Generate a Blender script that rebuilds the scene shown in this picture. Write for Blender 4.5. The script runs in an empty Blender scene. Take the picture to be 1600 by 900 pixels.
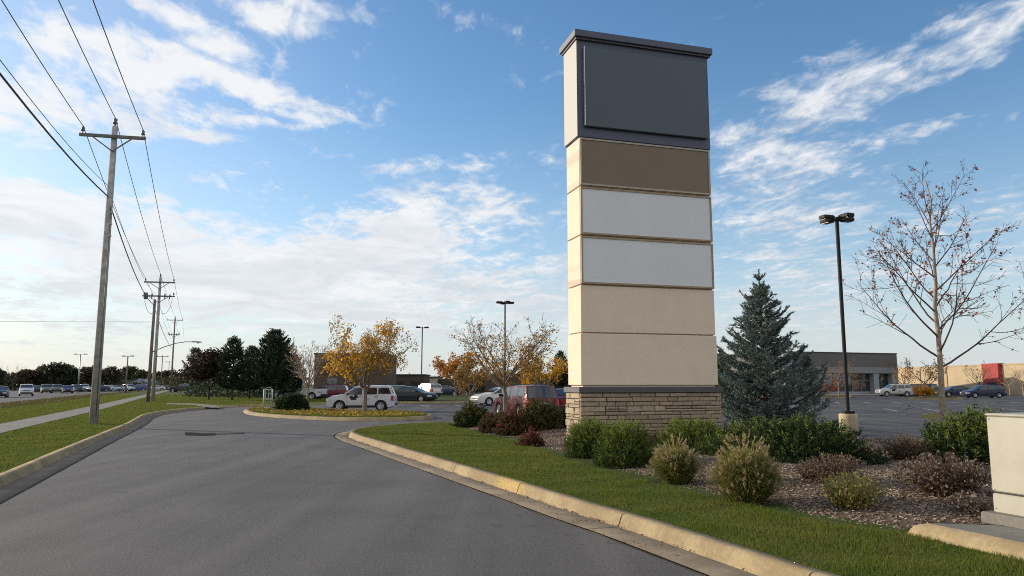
import bpy, math, random
import numpy as np
from math import sin, cos, radians, pi, sqrt, atan2
from mathutils import Vector, Matrix

S = bpy.context.scene
COL = S.collection
PI = pi

# ------------------------------------------------------------------ camera
F_PX, PITCH, EYE = 1150.0, math.atan(150 / 1150.0), 1.7
cam_d = bpy.data.cameras.new("camera")
cam = bpy.data.objects.new("camera", cam_d)
COL.objects.link(cam)
cam_d.sensor_width = 36.0
cam_d.lens = 36.0 * F_PX / 1600.0
cam_d.clip_end = 6000.0
cam.location = (0, 0, EYE)
cam.rotation_euler = (PI / 2 + PITCH, 0, 0)
S.camera = cam
S.view_settings.view_transform = 'Standard'
S.view_settings.look = 'None'
S.view_settings.gamma = 1.0
S.view_settings.exposure = 0.42
try:
    S.cycles.max_bounces = 6
    S.cycles.transparent_max_bounces = 8
    S.cycles.use_denoising = False
    S.cycles.use_adaptive_sampling = False
    S.cycles.pixel_filter_type = 'BLACKMAN_HARRIS'
    S.cycles.filter_width = 1.0
    S.cycles.sample_clamp_indirect = 4.0
except Exception:
    pass

# sun: low, to the left and a little ahead of the viewer
SUN_EL, SUN_AZ = radians(14.0), radians(-66.0)          # azimuth clockwise from +Y
sun_dir = Vector((sin(SUN_AZ) * cos(SUN_EL), cos(SUN_AZ) * cos(SUN_EL), sin(SUN_EL)))
sd = bpy.data.lights.new("sun", 'SUN')
sd.energy = 3.6
sd.angle = radians(0.55)
sd.color = (1.0, 0.87, 0.69)
sun = bpy.data.objects.new("sun", sd)
COL.objects.link(sun)
sun.rotation_euler = (-sun_dir).to_track_quat('-Z', 'Y').to_euler()


# ------------------------------------------------------------------ node expressions
class X:
    """A scalar socket with arithmetic."""
    def __init__(s, nt, sock): s.nt, s.k = nt, sock
    def _m(s, op, *a, clamp=False):
        n = s.nt.nodes.new('ShaderNodeMath'); n.operation = op; n.use_clamp = clamp
        for i, v in enumerate((s,) + a):
            if isinstance(v, X): s.nt.links.new(v.k, n.inputs[i])
            else: n.inputs[i].default_value = v
        return X(s.nt, n.outputs[0])
    def __add__(s, o): return s._m('ADD', o)
    __radd__ = __add__
    def __sub__(s, o): return s._m('SUBTRACT', o)
    def __rsub__(s, o): return (s * -1.0) + o
    def __mul__(s, o): return s._m('MULTIPLY', o)
    __rmul__ = __mul__
    def __truediv__(s, o): return s._m('DIVIDE', o)
    def f(s, op, *a): return s._m(op, *a)
    def smooth(s, a, b):
        n = s.nt.nodes.new('ShaderNodeMapRange'); n.interpolation_type = 'SMOOTHSTEP'
        s.nt.links.new(s.k, n.inputs[0]); n.inputs[1].default_value = a; n.inputs[2].default_value = b
        return X(s.nt, n.outputs[0])


def mixc(nt, fac, a, b, mode='MIX'):
    n = nt.nodes.new('ShaderNodeMix'); n.data_type = 'RGBA'; n.blend_type = mode; n.clamp_factor = True
    for sock, v in ((n.inputs[0], fac), (n.inputs[6], a), (n.inputs[7], b)):
        if isinstance(v, X): nt.links.new(v.k, sock)
        elif isinstance(v, (tuple, list)): sock.default_value = (*v[:3], 1.0)
        elif isinstance(v, (int, float)): sock.default_value = v
        else: nt.links.new(v, sock)
    return n.outputs[2]


def noise(nt, vec, scale, detail=4.0, rough=0.55, dist=0.0):
    n = nt.nodes.new('ShaderNodeTexNoise'); n.inputs['Scale'].default_value = scale
    n.inputs['Detail'].default_value = detail; n.inputs['Roughness'].default_value = rough
    n.inputs['Distortion'].default_value = dist
    if vec is not None: nt.links.new(vec, n.inputs['Vector'])
    return X(nt, n.outputs['Fac'])


def combine(nt, x, y, z):
    n = nt.nodes.new('ShaderNodeCombineXYZ')
    for i, v in enumerate((x, y, z)):
        if isinstance(v, X): nt.links.new(v.k, n.inputs[i])
        else: n.inputs[i].default_value = v
    return n.outputs[0]


def pix_ray(px, py):
    u, v = (px - 800) / F_PX, (450 - py) / F_PX
    return Vector((u, cos(PITCH) - sin(PITCH) * v, sin(PITCH) + cos(PITCH) * v))


def G(px, py, z=0.0):
    """The ground point (on height z) seen at a pixel of the 1600x900 photograph."""
    r = pix_ray(px, py); t = (z - EYE) / r.z
    return Vector((r.x * t, r.y * t, z))


def AT(px, Y):
    """x of a point at depth Y seen in pixel column px near the horizon."""
    r = pix_ray(px, 600); return r.x / r.y * Y


def ZA(px, py, Y):
    r = pix_ray(px, py); return EYE + r.z / r.y * Y


# ------------------------------------------------------------------ sky
W = bpy.data.worlds.new("World"); S.world = W; W.use_nodes = True
nt = W.node_tree; nt.nodes.clear()
wo = nt.nodes.new('ShaderNodeOutputWorld'); bg = nt.nodes.new('ShaderNodeBackground')
nt.links.new(bg.outputs[0], wo.inputs[0])
SKY_STRENGTH = 0.15
bg.inputs[1].default_value = SKY_STRENGTH
sky = nt.nodes.new('ShaderNodeTexSky'); sky.sky_type = 'NISHITA'; sky.sun_disc = False
sky.sun_elevation = SUN_EL; sky.sun_rotation = SUN_AZ
sky.air_density = 1.0; sky.dust_density = 0.6; sky.ozone_density = 2.2; sky.altitude = 200
tc = nt.nodes.new('ShaderNodeTexCoord')
sep = nt.nodes.new('ShaderNodeSeparateXYZ'); nt.links.new(tc.outputs['Generated'], sep.inputs[0])
dx, dy, dz = (X(nt, sep.outputs[i]) for i in range(3))
az = dx.f('ARCTAN2', dy) * (180 / PI)
el = dz.f('ARCSINE') * (180 / PI)
zz = dz.f('MAXIMUM', 0.0) + 0.10
pl = combine(nt, dx / zz, dy / zz, 0.0)
warp = noise(nt, pl, 1.1, 3, 0.5)
warp2 = noise(nt, combine(nt, dx / zz + 7.3, dy / zz, 2.0), 1.1, 3, 0.5)
big = noise(nt, pl, 1.6, 6, 0.6, 0.6)
# cells drawn out along the wind, as in altocumulus
cells = noise(nt, combine(nt, (dx * 0.9 + dy * 0.35) / zz, (dy * 0.9 - dx * 0.35) / zz * 0.62, 0.5), 9.0, 5, 0.58, 0.5)
fine = noise(nt, combine(nt, dx / zz, dy / zz * 0.6, 3.5), 24.0, 4, 0.6, 0.3)
azw = az + (warp - 0.5) * 7.0
elw = el + (warp2 - 0.5) * 5.0
BLOBS = [  # px, py, half length px, half width px, angle (down to the right +), weight
    (150, 85, 190, 44, 16, 1.15), (370, 140, 170, 26, 15, 1.1), (40, 150, 170, 34, 5, 1.0), (30, 190, 130, 26, 0, .85),
    (300, 40, 150, 24, 14, .85), (420, 30, 130, 28, 14, .85), (330, 75, 100, 20, 14, .85), (480, 15, 90, 22, 10, .75),
    (385, 203, 70, 11, 6, .85), (470, 198, 45, 11, 6, .85), (330, 225, 80, 15, 8, .85), (240, 10, 60, 16, 10, .6),
    (560, 395, 270, 62, -14, 1.1), (640, 335, 130, 42, -10, .85), (680, 265, 100, 17, -4, .68),
    (300, 420, 330, 80, 0, .85), (560, 460, 420, 70, 2, .95), (40, 320, 190, 55, 0, 1.15), (160, 345, 200, 50, 4, .7),
    (90, 400, 190, 40, 4, .6), (380, 290, 90, 22, 8, .55), (820, 420, 250, 45, 3, .62), (860, 260, 60, 16, 0, .55),
    (1250, 260, 140, 65, -8, .62), (1180, 230, 90, 40, 10, .62), (1390, 110, 200, 40, -14, .66), (1300, 130, 110, 40, 0, .55),
    (1545, 60, 75, 28, -38, .7), (1440, 212, 110, 14, -8, .62), (1250, 340, 170, 40, 0, .5), (1400, 420, 320, 60, 0, .5),
    (150, 500, 420, 60, 0, .55), (700, 40, 140, 40, 20, .36), (1000, 510, 500, 70, 0, .62), (1200, 430, 220, 60, 0, .5), (1180, 300, 110, 70, 0, .45), (1560, 330, 120, 40, -10, .42), (1120, 330, 140, 50, 0, .4),
]
cov = None
for (px, py, hl, hw, ang, wt) in BLOBS:
    r = pix_ray(px, py).normalized()
    a0, e0 = math.degrees(atan2(r.x, r.y)), math.degrees(math.asin(r.z))
    k = math.degrees(1 / F_PX); ca, sa = cos(radians(-ang)), sin(radians(-ang))
    ax, ex = azw - a0, elw - e0
    p = (ax * ca + ex * sa) * (1 / (hl * k)); q = (ex * ca - ax * sa) * (1 / (hw * k))
    d = p * p + q * q
    g = (d * -0.9).f('EXPONENT') * wt
    cov = g if cov is None else cov.f('MAXIMUM', g) + cov.f('MINIMUM', g) * 0.25
# behind the viewer: unseen clouds, added to warm the fill light
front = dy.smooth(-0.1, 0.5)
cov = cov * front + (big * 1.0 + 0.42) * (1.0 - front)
dens = (cov + (big - 0.5) * 0.9 + (cells - 0.5) * 1.9 + (fine - 0.5) * 0.8).smooth(0.26, 1.12)
dens = dens.f('MAXIMUM', az.smooth(-4.0, -44.0) * front * 0.22)
thick = (cov * 0.45 + (cells - 0.5) * 2.2 + (fine - 0.5) * 1.0 + 0.15).smooth(0.1, 1.0)
# cloud light: brighter towards the sun, a little greyer where thick
sunv = nt.nodes.new('ShaderNodeVectorMath'); sunv.operation = 'DOT_PRODUCT'
nt.links.new(tc.outputs['Generated'], sunv.inputs[0]); sunv.inputs[1].default_value = sun_dir
sdot = X(nt, sunv.outputs['Value'])
glow = sdot.smooth(0.1, 0.95)
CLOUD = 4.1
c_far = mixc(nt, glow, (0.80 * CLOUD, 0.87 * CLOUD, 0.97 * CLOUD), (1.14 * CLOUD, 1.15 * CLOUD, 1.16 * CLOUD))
c_far = mixc(nt, front, (1.12 * CLOUD, 1.04 * CLOUD, 0.93 * CLOUD), c_far)  # warm tint of the added clouds behind the viewer
c_thk = mixc(nt, thick, c_far, (1.16 * CLOUD, 1.16 * CLOUD, 1.17 * CLOUD))
grey = (big * 1.0 + (1.0 - elw.smooth(0, 30)) * 0.35).smooth(0.62, 0.95)
c_fin = mixc(nt, grey * 0.45, c_thk, (0.62 * CLOUD, 0.68 * CLOUD, 0.76 * CLOUD))
# milky air near the horizon
hz = 1.0 - el.smooth(-4.0, 24.0)
hsv = nt.nodes.new('ShaderNodeHueSaturation'); hsv.inputs['Saturation'].default_value = 1.16; hsv.inputs['Value'].default_value = 0.98
nt.links.new(sky.outputs[0], hsv.inputs['Color'])
skyc = mixc(nt, hz * 0.52, hsv.outputs[0], (0.72 * CLOUD, 0.82 * CLOUD, 0.94 * CLOUD))
skyc = mixc(nt, (1.0 - el.smooth(-2.0, 10.0)) * 0.75, skyc, (0.80 * CLOUD, 0.86 * CLOUD, 0.93 * CLOUD))
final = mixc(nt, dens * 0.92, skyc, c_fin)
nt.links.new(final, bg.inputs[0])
try: W.cycles.sampling_method = 'MANUAL'; W.cycles.sample_map_resolution = 512
except Exception: pass


# ------------------------------------------------------------------ materials
MATS = {}
def base_mat(name):
    m = bpy.data.materials.new(name); m.use_nodes = True
    t = m.node_tree; b = t.nodes['Principled BSDF']; MATS[name] = m
    return m, t, b


def plain(name, c, rough=0.6, metal=0.0, var=0.12, scale=6.0, bump=0.0, bscale=60.0, c2=None, coat=0.0, spec=0.5):
    """Principled with noise mottling of the base colour and an optional bump."""
    m, t, b = base_mat(name)
    tcn = t.nodes.new('ShaderNodeTexCoord')
    n1 = noise(t, tcn.outputs['Object'], scale, 5, 0.6)
    dark = c2 if c2 else tuple(v * (1 - var) for v in c)
    lite = c if c2 else tuple(min(1, v * (1 + var)) for v in c)
    t.links.new(mixc(t, n1.smooth(0.3, 0.7), dark, lite), b.inputs['Base Color'])
    t.links.new((rough + (n1 - 0.5) * 0.15).k if False else (((n1 - 0.5) * 0.15) + rough).k, b.inputs['Roughness'])
    b.inputs['Metallic'].default_value = metal
    b.inputs['Specular IOR Level'].default_value = spec
    if coat:
        b.inputs['Coat Weight'].default_value = coat; b.inputs['Coat Roughness'].default_value = 0.06
    if bump:
        n2 = noise(t, tcn.outputs['Object'], bscale, 4, 0.6)
        bp = t.nodes.new('ShaderNodeBump'); bp.inputs['Strength'].default_value = bump; bp.inputs['Distance'].default_value = 0.02
        t.links.new(n2.k, bp.inputs['Height']); t.links.new(bp.outputs[0], b.inputs['Normal'])
    return m


def leafy(name, cols, transl=0.35, rough=0.6, spec=0.2, patch=None):
    """Leaves: each leaf its own tint, light passes through."""
    m, t, b = base_mat(name)
    g = t.nodes.new('ShaderNodeNewGeometry'); r = t.nodes.new('ShaderNodeValToRGB')
    t.links.new(g.outputs['Random Per Island'], r.inputs[0])
    e = r.color_ramp.elements
    while len(e) < len(cols): e.new(0.5)
    for i, c in enumerate(cols):
        e[i].position = i / (len(cols) - 1); e[i].color = (*c, 1)
    out = r.outputs[0]
    if patch:                                     # worn and lush patches of turf
        n_ = noise(t, g.outputs['Position'], 0.9, 4, 0.6); n2_ = noise(t, g.outputs['Position'], 3.3, 3, 0.6); out = mixc(t, (n_ * 0.7 + n2_ * 0.3).smooth(0.44, 0.60) * 0.75, out, patch)
    t.links.new(out, b.inputs['Base Color']); b.inputs['Roughness'].default_value = rough
    b.inputs['Specular IOR Level'].default_value = spec
    tr = t.nodes.new('ShaderNodeBsdfTranslucent'); t.links.new(out, tr.inputs[0])
    mx = t.nodes.new('ShaderNodeMixShader'); mx.inputs[0].default_value = transl
    t.links.new(b.outputs[0], mx.inputs[1]); t.links.new(tr.outputs[0], mx.inputs[2])
    t.links.new(mx.outputs[0], t.nodes['Material Output'].inputs[0])
    return m


def asphalt(name, lo, hi, seed=0.0, ang=-21.5, streak=1.5):
    m, t, b = base_mat(name)
    g = t.nodes.new('ShaderNodeNewGeometry'); pos = g.outputs['Position']
    a = noise(t, pos, 95.0, 3, 0.75)                  # aggregate
    a2 = noise(t, pos, 34.0, 3, 0.75)
    bl = noise(t, pos, 0.35, 4, 0.6, 0.4)             # patches of wear
    mp = t.nodes.new('ShaderNodeMapping'); mp.inputs['Rotation'].default_value = (0, 0, radians(ang))
    mp.inputs['Scale'].default_value = (1.6, 0.06, 1.0); t.links.new(pos, mp.inputs[0])
    st = noise(t, mp.outputs[0], 1.0, 3, 0.5)         # wheel tracks along the road
    mp.inputs['Location'].default_value = (seed, 0, 0)
    f = (a - 0.5) * 3.4 + (a2 - 0.5) * 2.6 + (bl - 0.5) * 1.5 + (st - 0.5) * streak + 0.5
    base = mixc(t, f, lo, hi)
    sp = (a * 1.0).smooth(0.60, 0.68)                 # pale chips of stone
    base = mixc(t, sp * 0.7, base, tuple(min(1, v * 3.0) for v in hi))
    oil = noise(t, pos, 1.7, 3, 0.5).smooth(0.64, 0.74) * noise(t, pos, 0.2, 2, 0.5).smooth(0.45, 0.6)
    base = mixc(t, oil * 0.45, base, tuple(v * 0.45 for v in lo))
    # hairline cracks
    vo = t.nodes.new('ShaderNodeTexVoronoi'); vo.feature = 'DISTANCE_TO_EDGE'; vo.inputs['Scale'].default_value = 0.16
    wv = noise(t, pos, 0.8, 4, 0.6)
    vm = t.nodes.new('ShaderNodeVectorMath'); vm.operation = 'ADD'
    t.links.new(pos, vm.inputs[0]); t.links.new(combine(t, (wv - 0.5) * 2.5, (wv - 0.5) * -2.5, 0.0), vm.inputs[1])
    t.links.new(vm.outputs[0], vo.inputs['Vector'])
    crack = (1.0 - X(t, vo.outputs['Distance']).smooth(0.0, 0.004)) * noise(t, pos, 0.12, 2, 0.5).smooth(0.5, 0.62)
    base = mixc(t, crack * 0.6, base, tuple(v * 0.3 for v in lo))
    t.links.new(base, b.inputs['Base Color'])
    t.links.new((a2 * 0.3 + 0.62).k, b.inputs['Roughness']); b.inputs['Specular IOR Level'].default_value = 0.35
    bp = t.nodes.new('ShaderNodeBump'); bp.inputs['Strength'].default_value = 0.55; bp.inputs['Distance'].default_value = 0.012
    t.links.new((a * 0.7 + a2 * 0.5).k, bp.inputs['Height']); t.links.new(bp.outputs[0], b.inputs['Normal'])
    return m


def earth(name, a_, b_, c_, s1=0.5, s2=14.0, bump=0.4):
    m, t, b = base_mat(name)
    pos = t.nodes.new('ShaderNodeNewGeometry').outputs['Position']
    n1, n2, n3 = noise(t, pos, s1, 5, 0.6), noise(t, pos, s2, 4, 0.65), noise(t, pos, s2 * 5, 3, 0.6)
    c = mixc(t, (n1 + (n2 - 0.5) * 0.8).smooth(0.35, 0.68), a_, b_)
    c = mixc(t, (n3 * 0.6 + n2 * 0.4).smooth(0.5, 0.68), c, c_)
    t.links.new(c, b.inputs['Base Color']); b.inputs['Roughness'].default_value = 0.95
    b.inputs['Specular IOR Level'].default_value = 0.1
    bp = t.nodes.new('ShaderNodeBump'); bp.inputs['Strength'].default_value = bump; bp.inputs['Distance'].default_value = 0.04
    t.links.new((n2 + n3 * 0.6).k, bp.inputs['Height']); t.links.new(bp.outputs[0], b.inputs['Normal'])
    return m


def concrete(name, c, stain, yellow_at=None):
    m, t, b = base_mat(name)
    pos = t.nodes.new('ShaderNodeNewGeometry').outputs['Position']
    n1, n2, n3 = noise(t, pos, 1.3, 5, 0.65), noise(t, pos, 22.0, 4, 0.7), noise(t, pos, 160.0, 2, 0.6)
    col = mixc(t, (n1 + (n2 - 0.5) * 0.5).smooth(0.38, 0.7), stain, c)
    col = mixc(t, n3.smooth(0.6, 0.72) * 0.35, col, tuple(v * 0.5 for v in c))
    if yellow_at:
        vd = t.nodes.new('ShaderNodeVectorMath'); vd.operation = 'DISTANCE'
        t.links.new(pos, vd.inputs[0]); vd.inputs[1].default_value = yellow_at
        near = 1.0 - X(t, vd.outputs['Value']).smooth(0.2, 1.5)
        col = mixc(t, (near * 0.9 + (n2 - 0.5) * 1.6).smooth(0.55, 1.05) * 0.55, col, (0.56, 0.37, 0.07))
    t.links.new(col, b.inputs['Base Color']); b.inputs['Roughness'].default_value = 0.85
    b.inputs['Specular IOR Level'].default_value = 0.25
    bp = t.nodes.new('ShaderNodeBump'); bp.inputs['Strength'].default_value = 0.25; bp.inputs['Distance'].default_value = 0.01
    t.links.new((n2 + n3).k, bp.inputs['Height']); t.links.new(bp.outputs[0], b.inputs['Normal'])
    return m


def stone_mat(name, cols):
    m, t, b = base_mat(name)
    g = t.nodes.new('ShaderNodeNewGeometry'); r = t.nodes.new('ShaderNodeValToRGB')
    t.links.new(g.outputs['Random Per Island'], r.inputs[0])
    e = r.color_ramp.elements
    while len(e) < len(cols): e.new(0.5)
    for i, c in enumerate(cols): e[i].position = i / (len(cols) - 1); e[i].color = (*c, 1)
    n2, n3 = noise(t, g.outputs['Position'], 14.0, 5, 0.65), noise(t, g.outputs['Position'], 70.0, 4, 0.65)
    t.links.new(mixc(t, n2.smooth(0.3, 0.75) * 0.5, r.outputs[0], (0.16, 0.13, 0.10)), b.inputs['Base Color'])
    b.inputs['Roughness'].default_value = 0.9
    bp = t.nodes.new('ShaderNodeBump'); bp.inputs['Strength'].default_value = 0.7; bp.inputs['Distance'].default_value = 0.02
    t.links.new((n2 + n3 * 0.5).k, bp.inputs['Height']); t.links.new(bp.outputs[0], b.inputs['Normal'])
    return m


def glass(name, c=(0.02, 0.025, 0.03), rough=0.04):
    m, t, b = base_mat(name)
    b.inputs['Base Color'].default_value = (*c, 1); b.inputs['Roughness'].default_value = rough
    b.inputs['Specular IOR Level'].default_value = 0.9; b.inputs['Coat Weight'].default_value = 0.5
    return m


# ------------------------------------------------------------------ mesh helpers
def tag(o, label=None, cat=None, group=None, kind=None):
    if label: o['label'] = label
    if cat: o['category'] = cat
    if group: o['group'] = group
    if kind: o['kind'] = kind
    return o


def link(o, parent=None):
    COL.objects.link(o)
    if parent is not None: o.parent = parent
    return o


def empty(name, loc, rz=0.0, label=None, cat=None, group=None):
    o = bpy.data.objects.new(name, None); link(o)
    o.location = loc; o.rotation_euler = (0, 0, rz); o.empty_display_size = 0.2
    return tag(o, label, cat, group)


def np_mesh(name, V, Fc, mat, smooth=False):
    """Mesh from numpy arrays; Fc is (n,k)."""
    V = np.asarray(V, dtype=np.float32).reshape(-1, 3); Fc = np.asarray(Fc, dtype=np.int32)
    me = bpy.data.meshes.new(name); n, k = Fc.shape
    me.vertices.add(len(V)); me.vertices.foreach_set('co', V.ravel())
    me.loops.add(n * k); me.loops.foreach_set('vertex_index', Fc.ravel())
    me.polygons.add(n); me.polygons.foreach_set('loop_start', np.arange(0, n * k, k, dtype=np.int32))
    me.polygons.foreach_set('loop_total', np.full(n, k, dtype=np.int32))
    if smooth: me.polygons.foreach_set('use_smooth', np.ones(n, dtype=bool))
    me.update(calc_edges=True); me.validate()
    if mat is not None: me.materials.append(mat)
    return me


def np_obj(name, V, Fc, mat, parent=None, smooth=False):
    return link(bpy.data.objects.new(name, np_mesh(name, V, Fc, mat, smooth)), parent)


def scatter(tv, tf, P, R, Sc):
    """Copies of a template (tv verts, tf faces) at P with rotation matrices R (n,3,3) and scales Sc (n,) or (n,3)."""
    tv = np.asarray(tv, float); tf = np.asarray(tf); n = len(P)
    Sc = np.asarray(Sc, float); Sc = Sc[:, None] * np.ones(3) if Sc.ndim == 1 else Sc
    V = np.einsum('nij,nkj->nki', R, tv[None] * Sc[:, None, :]) + np.asarray(P)[:, None, :]
    Fc = tf[None] + (np.arange(n) * len(tv))[:, None, None]
    return V.reshape(-1, 3), Fc.reshape(-1, tf.shape[1])


def frames(D, rng, roll=None):
    """Rotation matrices with local z along D, random roll."""
    D = np.asarray(D, float); D = D / (np.linalg.norm(D, axis=1, keepdims=True) + 1e-9)
    a = np.where(np.abs(D[:, 2:3]) < 0.9, np.array([[0, 0, 1.0]]), np.array([[1.0, 0, 0]]))
    x = np.cross(a, D); x /= np.linalg.norm(x, axis=1, keepdims=True) + 1e-9
    y = np.cross(D, x)
    th = rng.uniform(0, 2 * PI, len(D)) if roll is None else roll
    c, s = np.cos(th)[:, None], np.sin(th)[:, None]
    return np.stack([x * c + y * s, y * c - x * s, D], axis=2)


class MB:
    """Collects polygons for ONE mesh."""
    def __init__(s): s.v, s.f, s.sm = [], [], []
    def add(s, vs, fs, smooth=False):
        o = len(s.v); s.v += [tuple(p) for p in vs]; s.f += [tuple(i + o for i in f) for f in fs]; s.sm += [smooth] * len(fs)
        return s
    def box(s, c, size, rz=0.0, bev=0.0):
        hx, hy, hz = (d / 2 for d in size); ca, sa = cos(rz), sin(rz)
        def tr(x, y, z): return (c[0] + x * ca - y * sa, c[1] + x * sa + y * ca, c[2] + z)
        if bev <= 0:
            vs = [tr(x, y, z) for z in (-hz, hz) for (x, y) in ((-hx, -hy), (hx, -hy), (hx, hy), (-hx, hy))]
            return s.add(vs, [(3, 2, 1, 0), (4, 5, 6, 7), (0, 1, 5, 4), (1, 2, 6, 5), (2, 3, 7, 6), (3, 0, 4, 7)])
        b = min(bev, hx * .9, hy * .9, hz * .9)
        vs = []
        for z, iz in ((-hz, b), (-hz + b, 0), (hz - b, 0), (hz, b)):
            for x, y in ((-1, -1), (1, -1), (1, 1), (-1, 1)):
                X1, Y1 = hx - iz, hy - iz
                vs += [tr(x * X1, y * (Y1 - b), z), tr(x * (X1 - b), y * Y1, z)] if x * y > 0 else [tr(x * (X1 - b), y * Y1, z), tr(x * X1, y * (Y1 - b), z)]
        fs = []
        for L in range(3):
            for i in range(8):
                j = (i + 1) % 8
                fs.append((L * 8 + i, L * 8 + j, L * 8 + 8 + j, L * 8 + 8 + i))
        fs.append(tuple(range(7, -1, -1))); fs.append(tuple(range(24, 32)))
        return s.add(vs, fs)
    def bar(s, a, b, w, h, up=(0, 0, 1)):
        a, b = Vector(a), Vector(b); d = (b - a).normalized(); u = Vector(up)
        if abs(d.dot(u)) > 0.98: u = Vector((1, 0, 0))
        x = d.cross(u).normalized() * (w / 2); y = x.cross(d).normalized() * (h / 2)
        vs = [p + i * x + j * y for p in (a, b) for (i, j) in ((-1, -1), (1, -1), (1, 1), (-1, 1))]
        return s.add(vs, [(0, 1, 2, 3), (7, 6, 5, 4), (1, 0, 4, 5), (2, 1, 5, 6), (3, 2, 6, 7), (0, 3, 7, 4)])
    def tube(s, pts, rads, n=8, cap=True, smooth=True):
        pts = [Vector(p) for p in pts]
        if isinstance(rads, (int, float)): rads = [rads] * len(pts)
        vs, fs = [], []; ref = None
        for i, p in enumerate(pts):
            d = (pts[min(i + 1, len(pts) - 1)] - pts[max(i - 1, 0)])
            d = d.normalized() if d.length > 1e-9 else Vector((0, 0, 1))
            if ref is None: ref = Vector((1, 0, 0)) if abs(d.x) < 0.9 else Vector((0, 1, 0))
            x = (ref - d * ref.dot(d)).normalized(); y = d.cross(x); ref = x
            for k in range(n):
                a = 2 * PI * k / n; vs.append(p + (x * cos(a) + y * sin(a)) * rads[i])
        for i in range(len(pts) - 1):
            for k in range(n):
                fs.append((i * n + k, i * n + (k + 1) % n, (i + 1) * n + (k + 1) % n, (i + 1) * n + k))
        s.add(vs, fs, smooth)
        if cap:
            o = len(s.v) - len(vs)
            s.f.append(tuple(o + k for k in range(n - 1, -1, -1))); s.sm.append(False)
            s.f.append(tuple(o + (len(pts) - 1) * n + k for k in range(n))); s.sm.append(False)
        return s
    def lathe(s, prof, c=(0, 0, 0), n=20, axis='z', smooth=True):
        vs, fs = [], []
        for (r, z) in prof:
            for k in range(n):
                a = 2 * PI * k / n; x, y = r * cos(a), r * sin(a)
                vs.append((c[0] + x, c[1] + y, c[2] + z) if axis == 'z' else (c[0] + x, c[1] + z, c[2] + y))
        for i in range(len(prof) - 1):
            for k in range(n):
                f = (i * n + k, i * n + (k + 1) % n, (i + 1) * n + (k + 1) % n, (i + 1) * n + k)
                fs.append(f if axis == 'z' else f[::-1])
        return s.add(vs, fs, smooth)
    def sheet(s, pts, z=None):
        return s.add([(p[0], p[1], p[2] if z is None else z) for p in pts], [tuple(range(len(pts)))])
    def slab(s, pts, z0, z1):
        n = len(pts); vs = [(p[0], p[1], z0) for p in pts] + [(p[0], p[1], z1) for p in pts]
        fs = [tuple(range(n - 1, -1, -1)), tuple(range(n, 2 * n))] + [(i, (i + 1) % n, n + (i + 1) % n, n + i) for i in range(n)]
        return s.add(vs, fs)
    def build(s, name, mat, parent=None):
        me = bpy.data.meshes.new(name); me.from_pydata(s.v, [], s.f)
        me.polygons.foreach_set('use_smooth', s.sm); me.update()
        if mat is not None: me.materials.append(mat)
        return link(bpy.data.objects.new(name, me), parent)


def copy_tree(o, parent=None):
    """A thing, its parts and their sub-parts."""
    kids = list(o.children); c = o.copy(); COL.objects.link(c); c.parent = parent
    for ch in kids: copy_tree(ch, c)
    return c


def in_poly(x, y, poly):
    x, y = np.asarray(x), np.asarray(y); r = np.zeros(x.shape, bool); n = len(poly)
    for i in range(n):
        x0, y0 = poly[i][0], poly[i][1]; x1, y1 = poly[(i + 1) % n][0], poly[(i + 1) % n][1]
        c = (y0 > y) != (y1 > y)
        r ^= c & (x < (x1 - x0) * (y - y0) / (y1 - y0 + 1e-12) + x0)
    return r


def edge_dist(x, y, poly):
    x, y = np.asarray(x, float), np.asarray(y, float); d = np.full(x.shape, 1e9); n = len(poly)
    for i in range(n):
        ax, ay = poly[i][0], poly[i][1]; bx, by = poly[(i + 1) % n][0], poly[(i + 1) % n][1]
        ex, ey = bx - ax, by - ay; L2 = ex * ex + ey * ey + 1e-12
        t = np.clip(((x - ax) * ex + (y - ay) * ey) / L2, 0, 1)
        d = np.minimum(d, np.hypot(x - ax - t * ex, y - ay - t * ey))
    return d


def smooth_line(pts, per=6):
    """Catmull-Rom through the points."""
    P = [Vector((p[0], p[1])) for p in pts]; P = [P[0] * 2 - P[1]] + P + [P[-1] * 2 - P[-2]]; out = []
    for i in range(1, len(P) - 2):
        for k in range(per):
            t = k / per; a, b, c, d = P[i - 1:i + 3]
            out.append(0.5 * ((2 * b) + (c - a) * t + (2 * a - 5 * b + 4 * c - d) * t * t + (3 * b - a - 3 * c + d) * t ** 3))
    out.append(P[-2]); return out


def resample(pts, step):
    P = np.array([(p[0], p[1]) for p in pts]); d = np.r_[0, np.cumsum(np.hypot(*np.diff(P, axis=0).T))]
    n = max(2, int(round(d[-1] / step)) + 1); s = np.linspace(0, d[-1], n)
    return np.c_[np.interp(s, d, P[:, 0]), np.interp(s, d, P[:, 1])]


def offset_line(pts, dist):
    """Offset to the right of the direction of travel."""
    P = np.asarray([(p[0], p[1]) for p in pts], float); T = np.gradient(P, axis=0); T /= np.linalg.norm(T, axis=1, keepdims=True) + 1e-9
    return P + np.c_[T[:, 1], -T[:, 0]] * dist

# ================================================================== SETTING
U2, N2 = Vector((-0.3745, 0.9272)), Vector((0.9272, 0.3745))
def SN(s, n): return U2 * s + N2 * n

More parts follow.
